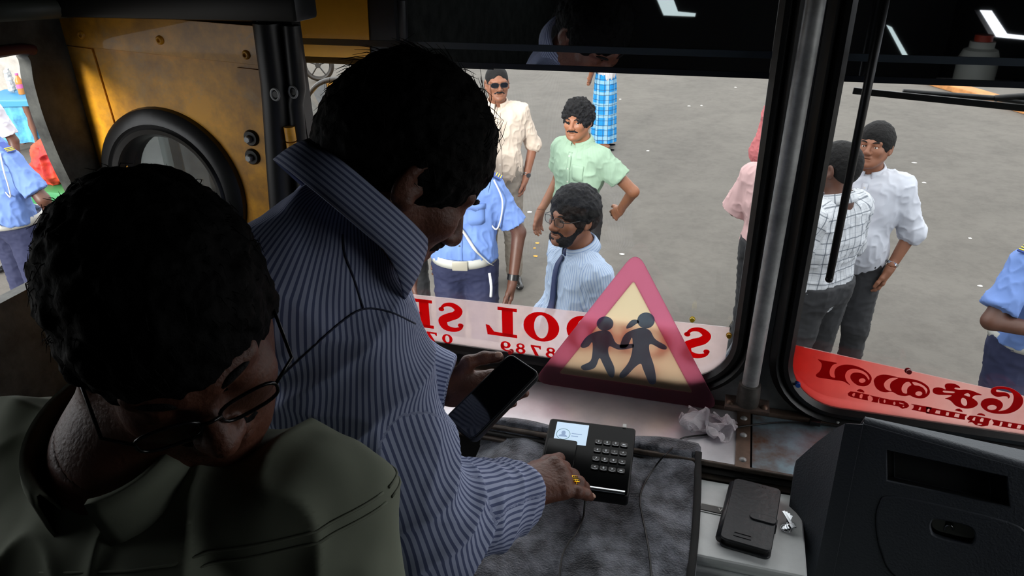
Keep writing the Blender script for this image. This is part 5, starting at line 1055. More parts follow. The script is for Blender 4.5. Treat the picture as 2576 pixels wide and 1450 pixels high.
# smartphone held in his left hand
ux, uy, uz, og, Ww, Hh = PH
t = empty('smartphone', og+ux*Ww/2+uy*Hh/2, 'black smartphone with dark screen, held tilted in the left hand', 'phone')
plate('phone_case', [rrect(0, 0, Ww, Hh, .011)], og-uz*.002, ux, uy, .009, mat('phone_black', '0b0c0e', .35), t, bev=.0018)
plate('screen', [rrect(.003, .003, Ww-.003, Hh-.003, .009)], og+uz*.0048, ux, uy, .001, mat('phone_screen', '06070b', .06, spec=.7, coat=.5), t)
plate('frame', [rrect(.0005, .0005, Ww-.0005, Hh-.0005, .011), rrect(.0022, .0022, Ww-.0022, Hh-.0022, .0095)[::-1]], og+uz*.0045, ux, uy, .0016, mat('phone_frame', '3a3d40', .3, metal=.8), t)
# ------------------------------------------------------------------ man in the olive shirt, head bowed, nearest to us
HM = head_axes((.50, -.72, -.48), (.06, .58, -.81))
J = prof_joints(dict(pelvis=(-.58, .44, 1.70), waist=(-.585, .43, 1.84), chest=(-.585, .44, 2.02), neck=(-.565, .475, 2.225), shR=(-.745, .50, 2.14), shL=at(775, 1265, .79), elR=(-.80, .48, 1.90), elL=at(900, 1720, .84), wrR=(-.70, .30, 1.78), wrL=(-.36, .25, 1.83),
    hipR=(-.66, .44, 1.70), hipL=(-.50, .44, 1.70), knR=(-.66, .42, 1.3), knL=(-.50, .42, 1.3), anR=(-.66, .44, .98), anL=(-.50, .44, .98), head=at(440, 818, .70)), (-.58, .44, .9), (.08, -1), HM)
J['hdR'] = unit(V(.6, -.5, -.3)); J['pnR'] = V(0, 0, -1.); J['hdL'] = unit(V(-.6, -.5, -.2)); J['pnL'] = V(0, 0, -1.)
root = empty('person', J['root'], 'nearest man in an olive green shirt, head bowed, wearing dark glasses frames', 'person')
S = body_sdf(J, 1.05, 1.1, head_kw=dict(s=1.08, nr=.070, closed=True)); balls = [(J['head']+J['HM']@V(0, .02, 0), .175)]
link('body', poly_mesh('body', [S.mesh(.006, outside=balls), S.mesh(.003, inside=balls[0])]), M_SKIN_FG, root, True)
m_ol = mat_cloth('olive_shirt', '7d8272', bump=.3); Sh, segs = shirt_sdf(J, 1.05, .018, 1.9, 1.15, armr=1.25, fk=.035); p, t_, q = Sh.mesh(.005, lo=V(-2, -2, 1.70)); n_ = vnormals(p, q)
rd = 1-np.abs(vnoise(p*V(7, 7, 5)+3)); rd2 = 1-np.abs(vnoise(p*V(16, 9, 11)+13)); p = p+n_*(.022*rd**4+.010*rd2**3+.003*vnoise(p*30)-.010)[:, None]; so_ = link('shirt', poly_mesh('shirt', [(p, t_, q)]), m_ol, root, True)
collar(J, so_, m_ol, r=.078, hgt=.036, fold=.060, tip=.05, tilt=24, th=.003, gap=20); placket(J, so_, m_ol, M_EYE, pocket=(.09,))
a = J['shL']; nrm = unit(J['elL']-a); sm = []
ring = []
from mathutils.bvhtree import BVHTree
bvh = BVHTree.FromPolygons([Vector(x) for x in p], [list(map(int, x)) for x in q]); s0 = a-nrm*.012; e1 = unit(np.cross(nrm, V(0, 1, 0))); e2 = np.cross(nrm, e1)
for off in (0, .011):
    ring = []
    for k in range(60):
        an = 2*math.pi*k/60; dd = e1*math.cos(an)+e2*math.sin(an); r_ = bvh.ray_cast(Vector(s0+nrm*off+dd*.3), Vector(-dd), .3)
        if r_[0] is not None and (np.array(r_[0])-s0)@dd > .02: ring.append(np.array(r_[0])+dd*.0008)
    if len(ring) > 8: MB().tube(ring, .0016, 6).build('sleeve_seam', m_ol, so_, True)
Tr = trouser_sdf(J, 1.05, .016, 1.0, .09); p, t_, q = wrinkle(*Tr.mesh(.010), .005, 12, 5); link('trousers', poly_mesh('trousers', [(p, t_, q)]), bpy.data.materials['dark_trousers'], root, True)
for q in 'RL': shoe(J, root, q, M_BLK)
hair_obj(J, root, hair_fg, s=1.08, t=.012, line=(.090, .055), nape=(-.06, -.075), curl=.004, h=.0035, freq=60, side=1)
hd = J['head']; hm = J['HM']; b = MB()
for k in range(500):
    a = rg.rand()*6.283; zc = rg.uniform(-.3, 1); rr = math.sqrt(max(0, 1-zc*zc)); dl = V(rr*math.cos(a), rr*math.sin(a), zc)
    if dl[1] > .35 and dl[2] < .25: continue
    p0 = hd+hm@((dl*V(.089, .109, .101)+V(0, -.018, .035))*1.05); nd = hm@unit(dl); tg = unit(np.cross(nd, hm@V(1, .5*rg.randn(), .4*rg.randn()))); L = rg.uniform(.012, .028)
    b.tube([p0-nd*.006, p0+nd*L*.2+tg*L*.5, p0+nd*L*.35*rg.rand()+tg*L], [.0006, .0005, .0002], 3)
o = b.build('hair_strands', hair_fg, root); o['kind'] = 'stuff'
eyes(J, root, 1.05, True); glasses(J, root, M_GLASSES, M_LENS_FG, 1.07, .0018, rz=.015); beard_obj(J, root, hair_fg, 1.05, .004, 'mustache')
# ------------------------------------------------------------------ people on the road
imL, imR = -CR*V(1, 1, 0), CR*V(1, 1, 0); awa = unit(CF*V(1, 1, 0)); tow = -awa
def yaw_of(v): return math.degrees(math.atan2(v[1], v[0]))
YL, YR, YT, YA = yaw_of(imL), yaw_of(imR), yaw_of(tow), yaw_of(awa)
M_NAVY = mat('navy_trousers', '22284a', .8); M_KHAKI = mat('beige_trousers', '8d8478', .8); M_BLACKTR = mat('black_trousers', '232427', .8); M_SHOE = mat('black_leather_shoe', '141415', .25); M_SANDAL = mat('blue_sandal', '4f6a92', .6)
M_UNI = mat('uniform_blue', '6f8fd0', .8, bump=.2, bscale=20); M_WBELT = mat('white_belt', 'c9c9c2', .45); M_BUCK = mat('belt_buckle', 'b5b0a2', .35, metal=.4); M_STR = mat('rank_stripe', 'd8c63c', .6); M_EPA = mat('epaulette_navy', '3b4e92', .8)
M_LANY = mat('white_cord', 'd6d8dc', .6)
def hairk(**k): d = dict(m=M_HAIR, h=.0045); d.update(k); return d
# 1 cream shirt, sunglasses
J = joints((-1.70, 5.27, 0), YT+4, 1.78, dict(elL=(-.265, -.06, 1.12), wrL=(-.20, .03, .90), hdL=(.25, .1, -1), pnL=(1, 0, 0)), head_yaw=-6, head_pitch=4)
r, s_ = person('man in a cream shirt and sunglasses, left hand in the pocket of beige trousers', J, M_SKIN, mat_cloth('cream_shirt', 'd8c8b8'), M_KHAKI, g=1.05, belly=1.05, sleeve=1.1, hem=.84, hair=hairk(t=.004, line=(.075, .07), curl=.001), shoes=M_SHOE, face=False)
glasses(J, r, M_GLASSES, M_DLENS, 1.0, .0016, rx=.027, rz=.017); beard_obj(J, r, M_HAIR, t=.002, kind='goatee'); placket(J, s_, bpy.data.materials['cream_shirt'], M_EYE)
w = J['wrL']; d = unit(J['wrL']-J['elL']); MB().tube([w-d*.035, w-d*.015], .033, 16).build('watch_strap', M_CHROME, r, 'auto'); MB().disc(w-d*.025+tow*.030+imR*.012, tow+imR*.4, .018, .008, 16).build('watch_face', M_CHROME, r)
# 2 man in lungi
J = joints((-1.62, 9.55, 0), YR-10, 1.68, dict(elR=(.27, -.14, 1.12), elL=(-.27, -.14, 1.12), wrR=(.10, -.20, .93), wrL=(-.10, -.20, .93), hdR=(-.8, 0, -.5), hdL=(.8, 0, -.5), pnR=(0, -1, 0), pnL=(0, -1, 0)))
m_wst = mat_cloth('white_striped_shirt', 'c9c6c8', '9a989e', .02, .35)
r, s_ = person('barefoot-looking man in grey-white shirt and blue checked wrap skirt, hands behind his back', J, M_SKIN, m_wst, None, sleeve=.75, hem=.86, hair=hairk(), shoes=M_SANDAL, sandal=True)
r['label'] = 'man in blue checked sarong and pale striped shirt, arms folded behind his back'
rows = []
for k in range(49):
    a = 2*math.pi*k/48; row = []
    for z, rx, ry in ((1.0, .165, .125), (.9, .175, .14), (.7, .17, .15), (.45, .165, .155), (.2, .17, .165), (.10, .172, .168)):
        f = 1+.05*math.sin(7*a+2*z)*(1-z*.6)+.03*math.sin(13*a); row.append(J['root']+J['B']@V(math.sin(a)*rx*f, math.cos(a)*ry*f, z*J['s']))
    rows.append(row)
lg = MB().grid(rows).build('sarong', mat_cloth('blue_check', '1f86cc', '8fb6c8', .13, .30, check=True, line2='2c3c50'), r, True)
me = lg.data; n = len(me.vertices); co = np.empty(n*3, np.float32); me.vertices.foreach_get('co', co); co = co.reshape(-1, 3); loc = co@J['B'].astype(np.float32)
for k, v in (('su', np.arctan2(loc[:, 0], loc[:, 1])*.165+5), ('sv', co[:, 2]+5)): a = me.attributes.new(k, 'FLOAT', 'POINT'); a.data.foreach_set('value', v.astype(np.float32))
# 3 green shirt
J = joints((-.93, 4.60, 0), YL+42, 1.70, dict(elR=(.27, -.08, 1.12), wrR=(.25, .12, .93), elL=(-.36, -.13, 1.17), wrL=(-.20, -.20, .98), hdL=(.6, -.2, -.5), hdR=(.05, .2, -1), pnL=(0, -1, 0)), head_yaw=-22, head_pitch=2)
m_gr = mat_cloth('green_shirt', 'a3bfa6'); r, s_ = person('man with curly hair and mustache in a pale green short-sleeved shirt', J, M_SKIN_L, m_gr, M_BLACKTR, sleeve=.62, hem=.82, hair=hairk(t=.022, curl=.012, freq=55, h=.004, line=(.085, .06)), shoes=M_SANDAL, loose=.02)
beard_obj(J, r, M_HAIR, kind='mustache'); placket(J, s_, m_gr, M_EYE, pocket=(-.08,))
# 4 tie man
J = joints((-.58, 2.88, 0), YL+22, 1.72, dict(wrR=(.22, .16, .93), wrL=(-.22, .16, .93)), head_yaw=-16, head_pitch=4)
m_pb = mat_cloth('pale_blue_striped_shirt', 'b9c9de', '8fa6cc', .011, .3); r, s_ = person('bearded man in glasses, pale blue striped shirt and navy tie, seen from the side', J, M_SKIN, m_pb, M_NAVY, g=1.08, belly=1.1, sleeve=1.9, hem=.84, hair=hairk(t=.020, curl=.006, freq=40, h=.0035, nape=(-.10, -.05), line=(.088, .060), side=1), shoes=M_SHOE, hres=.0032, cloth_res=.006)
glasses(J, r, M_GLASSES, M_LENS, 1.0, .0016); beard_obj(J, r, M_HAIR, t=.005, hh=.0032); hit = placket(J, s_, m_pb, M_EYE)
rows = []
for k in range(16):
    f = k/15; w = .014+.022*min(1, f*1.2) if k < 15 else .004; row = []
    for x in (-w, 0, w):
        h = hit(x, .145-.52*f); row.append((h[0] if h else J['chest']+J['B']@V(x, .16, .145-.52*f))+unit(J['B']@V(0, 1, 0))*.008)
    rows.append(row)
tie = MB().grid(rows, .004).build('necktie', mat('navy_tie', '1e2c54', .6), r, True); h = hit(0, .165); c = (h[0] if h else J['neck']+J['B']@V(0, .08, 0)); MB().sphere(c+V(0, 0, -.005)+J['B']@V(0, .008, 0), (.019, .015, .022), 10).build('knot', bpy.data.materials['navy_tie'], tie, True)
def officer(pos, yaw, h, label, over, head_yaw=0, g=1.06, belly=1.15, hair=None, skin=M_SKIN_D, sash=True, z=1.02, must=True):
    J = joints(pos, yaw, h, over, head_yaw=head_yaw); r, s_ = person(label, J, skin, M_UNI, M_NAVY, g=g, belly=belly, sleeve=.80, tucked=True, hem=z-.01, top=z+.01, hair=hair or hairk(), shoes=M_SHOE, loose=.016, cloth_res=.007)
    hit = placket(J, s_, M_UNI, M_CHROME, pocket=(-.085, .085)); rr = (.158+.022*(belly-1)*3, .133+.05*(belly-1)*2.2)
    belt(J, r, M_WBELT, M_BUCK, g=g*1.03, z=z, w=.052, r=rr)
    for q in 'RL': epaulette(J, r, q, M_EPA, M_STR)
    for px in (-.085, .085):
        rows = [[(hh[0]+J['B']@V(0, .007, 0)) for hh in [hit(px-.048+.096*i/4, .062-.028*j/2-(.010 if (j == 2 and i == 2) else 0)) for i in range(5)] if hh] for j in range(3)]
        if all(len(x) == 5 for x in rows): MB().grid(rows, .003).build('pocket_flap', M_UNI, s_, True)
    if sash:
        P = []
        for k in range(17):
            f = k/16; hh = hit(.14-.30*f, .125-.40*f)
            if hh: P.append(hh[0]+J['B']@V(0, .009, 0))
        if len(P) > 4:
            rows = [[p+J['B']@V(.014, 0, .010), p+J['B']@V(-.014, 0, -.010)] for p in P]; MB().grid(rows, .005).build('cross_belt', M_WBELT, r, True)
    c = J['shL']+J['B']@V(-.062, .01, -.10); MB().disc(c, J['B']@V(-1, .45, 0), .026, .003, 16).build('arm_badge', mat('badge_blue', '5a78c4', .7) if 'badge_blue' not in bpy.data.materials else bpy.data.materials['badge_blue'], s_)
    MB().disc(c+unit(J['B']@V(-1, .45, 0))*.002, J['B']@V(-1, .45, 0), .015, .003, 14).build('arm_badge_centre', mat('badge_red', 'c03438', .6) if 'badge_red' not in bpy.data.materials else bpy.data.materials['badge_red'], s_)
    lo = [J['shL']+J['B']@V(-.01, .05, .07), J['shL']+J['B']@V(-.055, .085, -.02), J['shL']+J['B']@V(-.05, .085, -.12), J['shL']+J['B']@V(-.02, .08, -.20), J['shL']+J['B']@V(.02, .085, -.15)]
    MB().tube(spline(lo, 6), .0045, 8).build('lanyard', M_LANY, s_, True)
    if must: beard_obj(J, r, M_HAIR, kind='mustache')
    return J, r, s_
# 5 officer facing us behind the striped man's face
J, r, s_ = officer((-1.37, 3.58, 0), YT-6, 1.76, 'officer in blue uniform standing behind the lettering strip, white cross belt to his hip', dict(elR=(.30, -.03, 1.14), wrR=(.29, .06, .88), elL=(-.30, -.02, 1.14), wrL=(-.27, .07, .88)), 8)
w = J['wrL']; d = unit(J['wrL']-J['elL']); MB().tube([w-d*.045, w-d*.012], .034, 16).build('watch_strap', M_RUB, r, 'auto')
MB().tube(spline([J['root']+J['B']@V(-.16, .17, 1.0), J['root']+J['B']@V(-.17, .19, .93), J['root']+J['B']@V(-.165, .18, .86)], 5), .008, 8).build('white_tassel', M_LANY, r, True)
# 6 pink shirt
J = joints((.29, 4.22, 0), YR+35, 1.72, dict(elL=(-.27, .0, 1.14), wrL=(-.06, .20, 1.05), hdL=(.9, .2, 0), pnL=(0, -1, 0), wrR=(.1, .22, 1.05), hdR=(-.9, .2, 0)), head_yaw=0)
m_pk = mat_cloth('pink_shirt', 'dfb9b8'); person('man in a pale pink shirt partly hidden by the left side of the post', J, M_SKIN_D, m_pk, M_BLACKTR, g=1.06, belly=1.1, sleeve=.98, hem=.88, hair=hairk(), shoes=M_SHOE, loose=.022)
# person with a pink head covering behind him
J = joints((.29, 4.85, 0), YR, 1.72, None); M_SC = mat_cloth('rose_scarf', 'd0797c')
r, s_ = person('person in a rose pink head covering behind the man in pink, edge of the post', J, M_SKIN_D, M_SC, M_BLACKTR, sleeve=1.9, hem=.7, collar_kw=False, shoes=M_SHOE)
S = Sdf(); c, hm = J['head'], J['HM']; S.ell(c+hm@V(0, -.03, .03), V(.098, .118, .115), hm); S.cone(c+hm@V(0, -.06, -.03), J['neck']+V(0, 0, -.05)-J['B']@V(0, .03, 0), .085, .12, k=.05); S.ell(c+hm@V(0, .085, -.01), V(.055, .05, .08), hm, op='s', k=.02)
p, t_, q = wrinkle(*S.mesh(.005), .004, 18, 5); link('head_covering', poly_mesh('head_covering', [(p, t_, q)]), M_SC, r, True)
# 7 check shirt, back to us
J = joints((.53, 3.74, 0), YA+30, 1.75, dict(elL=(-.29, .02, 1.14), elR=(.28, .06, 1.13), wrR=(.12, .24, 1.08), wrL=(-.12, .24, 1.08), hdR=(-.9, .3, 0), hdL=(.9, .3, 0)), head_yaw=-12)
m_ck = mat_cloth('white_check_shirt', 'd3d7dc', '5c646e', .052, .10, check=True, line2='8a92a0'); person('man seen from behind in a white shirt with dark window-pane checks', J, M_SKIN_D, m_ck, M_BLACKTR, g=1.1, belly=1.12, sleeve=1.7, hem=.83, hair=hairk(t=.006, curl=.002, nape=(-.08, -.075), line=(.085, .05)), shoes=M_SHOE, loose=.02, cloth_res=.006)
# 8 white shirt
J = joints((.76, 4.33, 0), YL+58, 1.72, dict(elL=(-.27, -.06, 1.12), wrL=(-.21, .04, .92), hdL=(.2, .1, -1), pnL=(1, 0, 0)), head_yaw=10, head_pitch=10)
m_wh = mat_cloth('white_shirt', 'd2d6e0'); r, s_ = person('young man in a plain white shirt facing us behind the check-shirted man', J, M_SKIN, m_wh, M_BLACKTR, g=1.02, sleeve=1.2, hem=.84, hair=hairk(t=.014, line=(.085, .065), curl=.002), shoes=M_SHOE, loose=.022)
placket(J, s_, m_wh, M_EYE); w = J['wrL']; d = unit(J['wrL']-J['elL']); MB().tube([w-d*.04, w-d*.025], .032, 16).build('bracelet', M_CHROME, r, 'auto')
# 9 officer at the right edge
J, r, s_ = officer((1.40, 3.42, 0), YT+20, 1.72, 'officer in blue uniform at the right edge, hands clasped before his chest', dict(elR=(.32, .02, 1.16), wrR=(.09, .24, 1.14), elL=(-.30, .02, 1.16), wrL=(-.05, .25, 1.20), hdR=(-.7, .2, .5), hdL=(.7, .1, .5), pnR=(0, -1, 0), pnL=(0, -1, 0)), sash=False)
w = J['wrR']; d = unit(J['wrR']-J['elR']); MB().tube([w+V(0, 0, 0)-d*.030, w-d*.022], .0315, 14).build('red_thread_bracelet', mat('red_thread', 'a01c20', .7), r, 'auto')
# 10 officer left, grey hair
J, r, s_ = officer(onZ(36, 562, 1.02)*V(1, 1, 0), YT-28, 1.80, 'grey-haired officer in blue uniform seen through the left side opening', dict(elL=(-.30, -.05, 1.16), wrL=(-.22, -.14, .98), elR=(.28, 0, 1.14), wrR=(.26, .08, .9)), 4, hair=hairk(m=M_GREYHAIR, t=.006), belly=1.25)
# 11 white shirt man, left edge behind the officer
J = joints(onZ(-52, 340, 1.2)*V(1, 1, 0), YL+95, 1.74, None, head_yaw=20); r, s_ = person('man with mustache in a white shirt with pens in the pocket, far left', J, M_SKIN_D, m_wh, M_BLACKTR, sleeve=.8, hem=.85, hair=hairk(), shoes=M_SHOE)
hit = placket(J, s_, m_wh, M_EYE, pocket=(-.085,)); beard_obj(J, r, M_HAIR, kind='mustache')
for dx in (0, .012):
    h = hit(-.08+dx, .07)
    if h: MB().tube([h[0]+J['B']@V(0, .008, -.02), h[0]+J['B']@V(0, .008, .03)], .0045, 8).build('pen', M_RUB, s_)
# 12 man by the mirror
J = joints((-2.62, 4.15, 0), YR-20, 1.64, None); person('dark-haired man in a light blue shirt beside the round mirror', J, M_SKIN, m_pb, M_NAVY, sleeve=.8, hair=hairk(t=.016), shoes=M_SHOE)
# 13 someone in white right behind the striped man's chin
J = joints((-1.98, 4.02, 0), YT, 1.60, None); person('man in a white shirt half hidden behind the officer with the cross belt', J, M_SKIN_D, m_wh, M_BLACKTR, sleeve=.8, hair=hairk(), shoes=M_SHOE)
# ------------------------------------------------------------------ table, bottles, bags at the far left
tp = onZ(75, 246, .75); ang = math.atan2(CR[1], CR[0])+.05; ux = V(math.cos(ang), math.sin(ang), 0); uy = V(-ux[1], ux[0], 0)
t = empty('stall_table', tp*V(1, 1, 0), 'bright blue plastic stall table with carved legs beyond the side opening', 'table'); m_tb = mat('blue_plastic', '2f8fc4', .45); m_wl = mat('brown_wood', '6b4636', .6)
R3 = np.stack([ux, uy, V(0, 0, 1)], 1)
MB().box(tp+uy*.25-V(0, 0, .012), (1.35, .75, .025), R=R3, bev=.008).build('tabletop', m_tb, t); MB().box(tp-uy*.12-V(0, 0, .05), (1.35, .012, .07), R=R3, bev=.003).build('apron', m_tb, t)
for sx, sy in ((-.6, -.05), (-.05, -.05), (.55, -.05), (-.6, .55), (.55, .55)):
    c = tp*V(1, 1, 0)+ux*sx+uy*sy; MB().lathe(c, [(0, 0), (.03, 0), (.035, .1), (.022, .25), (.045, .4), (.03, .5), (.045, .58), (.05, .72), (0, .72)], 14).build('leg', m_wl, t, 'auto')
MB().grid([[tp+ux*(-.62+1.2*i/20)+uy*(-.02+.03*math.sin(i*1.9))+V(0, 0, -.09-.10*j+.0*i) for j in range(6)] for i in range(21)]).build('hanging_sheet', mat('printed_blue_sheet', '4f9cc0', .5, var=.5, vscale=5, var2='2c6c94'), t, True)
w = plate('wall_stall', [[(-1.6, 0), (1.3, 0), (1.3, 1.35), (-1.6, 1.35)]], tp*V(1, 1, 0)+uy*.85, ux, V(0, 0, 1), .05, mat('pale_wall', 'b5afa6', .8, var=.2)); tag(w, kind='structure')
m_plb = mat_lum('clear_packets', 'c3c6c6', .3, .3)
for i in range(4):
    S = Sdf(); c = tp+ux*(-.40+.22*i)+uy*(.35+.04*(i % 2)); S.cone(c+V(0, 0, .06), c+V(0, 0, .26), .055, .045, k=.02, sq=(uy, .6)); S.cone(c+V(0, 0, .26), c+V(.02, 0, .31), .04, .02, k=.02)
    p, t_, q = wrinkle(*S.mesh(.010), .012, 22, i); p[:, 2] = np.maximum(p[:, 2], .7505); o = link('snack_packet', poly_mesh('snack_packet', [(p, t_, q)]), m_plb, None, True); tag(o, ['first', 'second', 'third', 'last'][i]+' shiny clear packet from the left at the back of the blue table', 'packet', 'packets on the stall table')
def bottle(px, py, z, col, cap, label, hgt=.2, r=.035):
    c = onZ(px, py, z); t = empty('drink_bottle', c, label, 'bottle'); MB().lathe(c, [(0, .001), (r*.9, .001), (r, .01), (r, hgt*.55), (r*.9, hgt*.68), (r*.4, hgt*.85), (r*.38, hgt*.92), (0, hgt*.92)], 18).build('bottle_body', mat_lum('drink_'+col, col, .4, .2), t, 'auto')
    MB().lathe(c+V(0, 0, hgt*.92), [(r*.45, 0), (r*.45, hgt*.09), (0, hgt*.09)], 14).build('cap', mat('cap_'+cap, cap, .4), t, 'auto'); MB().lathe(c+V(0, 0, hgt*.3), [(r*1.02, 0), (r*1.02, hgt*.2)], 18).build('label_band', mat('label_'+cap, cap, .5), t, 'auto')
bottle(57, 237, .751, 'd8954c', 'b85a8c', 'small bottle of orange drink with a pink cap on the blue table', .27, .045)
bottle(78, 234, .751, 'cfd6d4', '888d92', 'clear bottle with grey cap on the blue table'); bottle(96, 236, .751, 'e0b43a', 'c84a3c', 'yellow drink bottle with a red cap at the right end of the blue table', .2)
c = onZ(150, 400, 0)
bk = onZ(146, 352, .42); t = empty('plastic_bucket', bk*V(1, 1, 0), 'dark maroon plastic bucket on the ground right of the stall', 'bucket'); cb = bk*V(1, 1, 0)
MB().lathe(cb, [(0, .01), (.13, .01), (.13, 0), (.19, .42), (.205, .42), (.205, .445), (.185, .445), (.125, .03), (0, .03)], 28).build('bucket_body', mat('maroon_plastic', '5e2430', .4), t, 'auto'); MB().tube(spline([cb+V(.2, 0, .43), cb+V(.14, .02, .34), cb+V(0, -.20, .30), cb+V(-.14, .02, .34), cb+V(-.2, 0, .43)], 6), .004, 6).build('handle', M_CHROME, t)
def soft(name, label, cat, prims, m, org, amp=.012, f=9, z0=None):
    S = Sdf(); [S.cone(*a, k=.05) for a in prims]; p, t_, q = wrinkle(*S.mesh(.009), amp, f, 9); 
    if z0 is not None: p[:, 2] = np.maximum(p[:, 2], z0)
    o = link(name, poly_mesh(name, [(p, t_, q)]), m, None, True); return tag(o, label, cat)
sb = onZ(152, 415, .98)
st = empty('plastic_stool', sb*V(1, 1, 0), 'green plastic stool carrying the orange-red cloth bundle, behind the grey-haired officer', 'stool'); g_ = sb*V(1, 1, 0); m_gn = mat('green_plastic', '2c7a46', .5)
MB().box(g_+V(0, 0, .74), (.42, .42, .16), bev=.03).build('seat', m_gn, st, 'auto')
for sx in (-1, 1):
    for sy in (-1, 1): MB().tube([g_+V(.15*sx, .15*sy, .68), g_+V(.19*sx, .19*sy, 0)], [.022, .026], 8).build('leg', m_gn, st, True)
soft('cloth_bundle', 'orange and red cloth bundle behind the grey-haired officer', 'bundle', [(sb+V(-.12, 0, -.04), sb+V(.12, .02, -.02), .13, .13), (sb+V(-.10, 0, .08), sb+V(.02, .0, .16), .13, .12), (sb+V(.1, 0, .05), sb+V(.16, 0, -.04), .12, .10)], mat('orange_red_cloth', 'e2502e', .7, var=.3, vscale=5, var2='b82430'), sb, .03, 7, .822)
# ------------------------------------------------------------------ parked motorcycle far beyond
wc = onZ(800, 165, .30); t = empty('motorcycle', wc*V(1, 1, 0), 'motorcycle parked far off, one spoked black wheel showing below the wiper', 'motorcycle'); md = unit(V(.956, .292, 0)); mn = V(-md[1], md[0], 0)
for k, off in enumerate((0, -1.28)):
    c = wc*V(1, 1, 0)+md*off+V(0, 0, .31); wl = MB().tube([c+(md*math.cos(a)+V(0, 0, 1)*math.sin(a))*.265 for a in np.linspace(0, 6.2832, 33)[:-1]], .045, 10, closed=True).build('wheel', M_RUB, t, True)
    b = MB()
    for j in range(5): a = j*2*math.pi/5+.3; b.tube([c, c+(md*math.cos(a)+V(0, 0, 1)*math.sin(a))*.24], .014, 6)
    b.tube([c+(md*math.cos(a)+V(0, 0, 1)*math.sin(a))*.225 for a in np.linspace(0, 6.2832, 33)[:-1]], .012, 6, closed=True); b.disc(c-mn*.04, mn, .05, .08, 14); b.build('rim', M_BLK, wl)
b0 = wc*V(1, 1, 0); MB().tube([b0+V(0, 0, .31)+mn*.07, b0-md*.12+V(0, 0, .75)+mn*.07, b0-md*.2+V(0, 0, .98)+mn*.03], .022, 8).build('fork', M_CHROME, t)
MB().tube([b0-md*.22+V(0, 0, .85), b0-md*.5+V(0, 0, .45), b0-md*.85+V(0, 0, .40), b0-md*1.28+V(0, 0, .31)], .03, 8).build('frame', M_BLK, t); S = Sdf(); S.cone(b0-md*.28+V(0, 0, .82), b0-md*.62+V(0, 0, .78), .13, .11, k=.04); p, t_, q = S.mesh(.012); link('fuel_tank', poly_mesh('fuel_tank', [(p, t_, q)]), mat('tank_maroon', '5a1a1e', .2, coat=1), t, True)
S = Sdf(); S.cone(b0-md*.68+V(0, 0, .76), b0-md*1.25+V(0, 0, .80), .10, .12, k=.04, sq=(V(0, 0, 1), .6)); p, t_, q = S.mesh(.012); link('seat', poly_mesh('seat', [(p, t_, q)]), M_RUB, t, True); MB().box(b0-md*.6+V(0, 0, .42), (.3, .2, .28), bev=.04).build('engine', M_CHROME, t, 'auto')
MB().tube([b0-md*.22+V(0, 0, .98)-mn*.33, b0-md*.2+V(0, 0, 1.02), b0-md*.22+V(0, 0, .98)+mn*.33], .014, 8).build('handlebar', M_CHROME, t)
# litter on the road
rl_ = np.random.RandomState(4)
m_lit = mat('litter_white', 'd8d6d0', .7); m_lit2 = mat('litter_yellow', 'cc9a3c', .7)
for k, (x, y) in enumerate([(1733, 267), (1765, 266), (1560, 250), (1505, 430), (1332, 534), (1352, 612), (1347, 645), (1630, 380), (2465, 720), (2325, 460), (2247, 370), (2300, 410), (1345, 625), (1565, 640), (2440, 600), (1850, 220)]):
    c = onZ(x, y, 0.0); s = .010+.014*rl_.rand(); P = [V(c[0]+s*(1+.5*rl_.rand())*math.cos(a), c[1]+s*math.sin(a)*(.8+.5*rl_.rand()), .002) for a in np.linspace(0, 6.28, 8)[:-1]]; b = MB(); vs = [b.bm.verts.new(tuple(q)) for q in P]; top = b.bm.verts.new((c[0], c[1], .010)); [b.bm.faces.new([vs[i], vs[(i+1) % 7], top]) for i in range(7)]; b.bm.faces.new(vs[::-1])
    o = b.build('litter_scrap', m_lit2 if k in (5, 6, 12) else m_lit); tag(o, 'small flat scrap of litter lying on the grey road', 'litter', 'scraps of litter on the road')
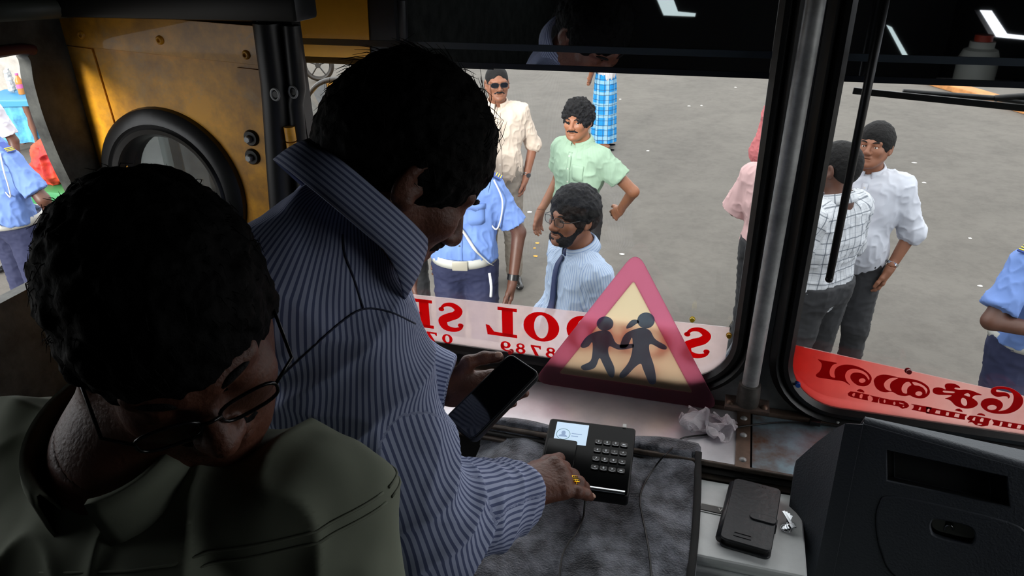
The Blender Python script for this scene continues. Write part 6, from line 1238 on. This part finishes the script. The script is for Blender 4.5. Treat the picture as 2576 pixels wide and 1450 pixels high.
k = [onZ(2460, 262, .0), onZ(2620, 312, .0)]; d = unit(k[1]-k[0]); o = MB().box((k[0]+k[1])/2+d*2+V(.25, .25, .05), (12, .30, .1), R=np.stack([d, V(-d[1], d[0], 0), V(0, 0, 1)], 1), bev=.02).build('kerb', mat('orange_kerb', 'c98a50', .8, var=.3)); tag(o, kind='structure')

# a can on a rear shelf, which the photograph shows only mirrored in the window film
def seen_in_film(x, y, yy): p_ = onY(x, y, YW-.002); d_ = ray(x, y)*V(1, -1, 1); return p_+d_*((yy-p_[1])/d_[1])
c = seen_in_film(2444, 215, -1.2); t = empty('plastic_can', c, 'pale plastic can with red cap on a rear shelf, seen mirrored in the window film', 'can')
MB().lathe(c, [(0, 0), (.085, 0), (.09, .01), (.09, .13), (.075, .17), (.055, .18), (.055, .21), (0, .21)], 24).build('can_body', mat('pale_plastic', 'cfd0c4', .5), t, 'auto'); MB().lathe(c+V(0, 0, .21), [(.04, 0), (.04, .03), (0, .03)], 18).build('cap', mat('red_cap', 'c0452e', .5), t, 'auto')
o = MB().box((1.345-(1.345-c[0]+.12)/2, c[1], c[2]-.012), (1.345-c[0]+.12, .4, .02), bev=.004).build('shelf', M_STEELTUBE); tag(o, 'grey metal shelf at the rear right wall carrying the pale can', 'shelf')
# cloth, skin and road are a little darker than first mixed (outdoor albedo)
OUT = {'asphalt': .60}
for nm in ('skin', 'dark_skin', 'warm_skin', 'cream_shirt', 'beige_trousers', 'uniform_blue', 'white_shirt', 'pink_shirt', 'white_check_shirt', 'pale_blue_striped_shirt', 'green_shirt', 'rose_scarf', 'white_striped_shirt', 'blue_check', 'white_belt', 'white_cord', 'navy_trousers', 'blue_plastic', 'pale_wall', 'orange_kerb', 'orange_red_cloth'): OUT[nm] = .80
for nm, k in OUT.items():
    for nd in bpy.data.materials[nm].node_tree.nodes:
        if nd.type == 'BSDF_PRINCIPLED': i = nd.inputs['Base Color']; i.default_value = tuple(c*k for c in i.default_value[:3])+(1,)
        if nd.type == 'MIX' and nm != 'asphalt':
            for i in (6, 7): nd.inputs[i].default_value = tuple(c*k for c in nd.inputs[i].default_value[:3])+(1,)
        if nd.type == 'VALTORGB' and not (nm == 'asphalt' and nd.color_ramp.elements[1].color[0] > .9):
            for e in nd.color_ramp.elements: e.color = tuple(c*k for c in e.color[:3])+(1,)
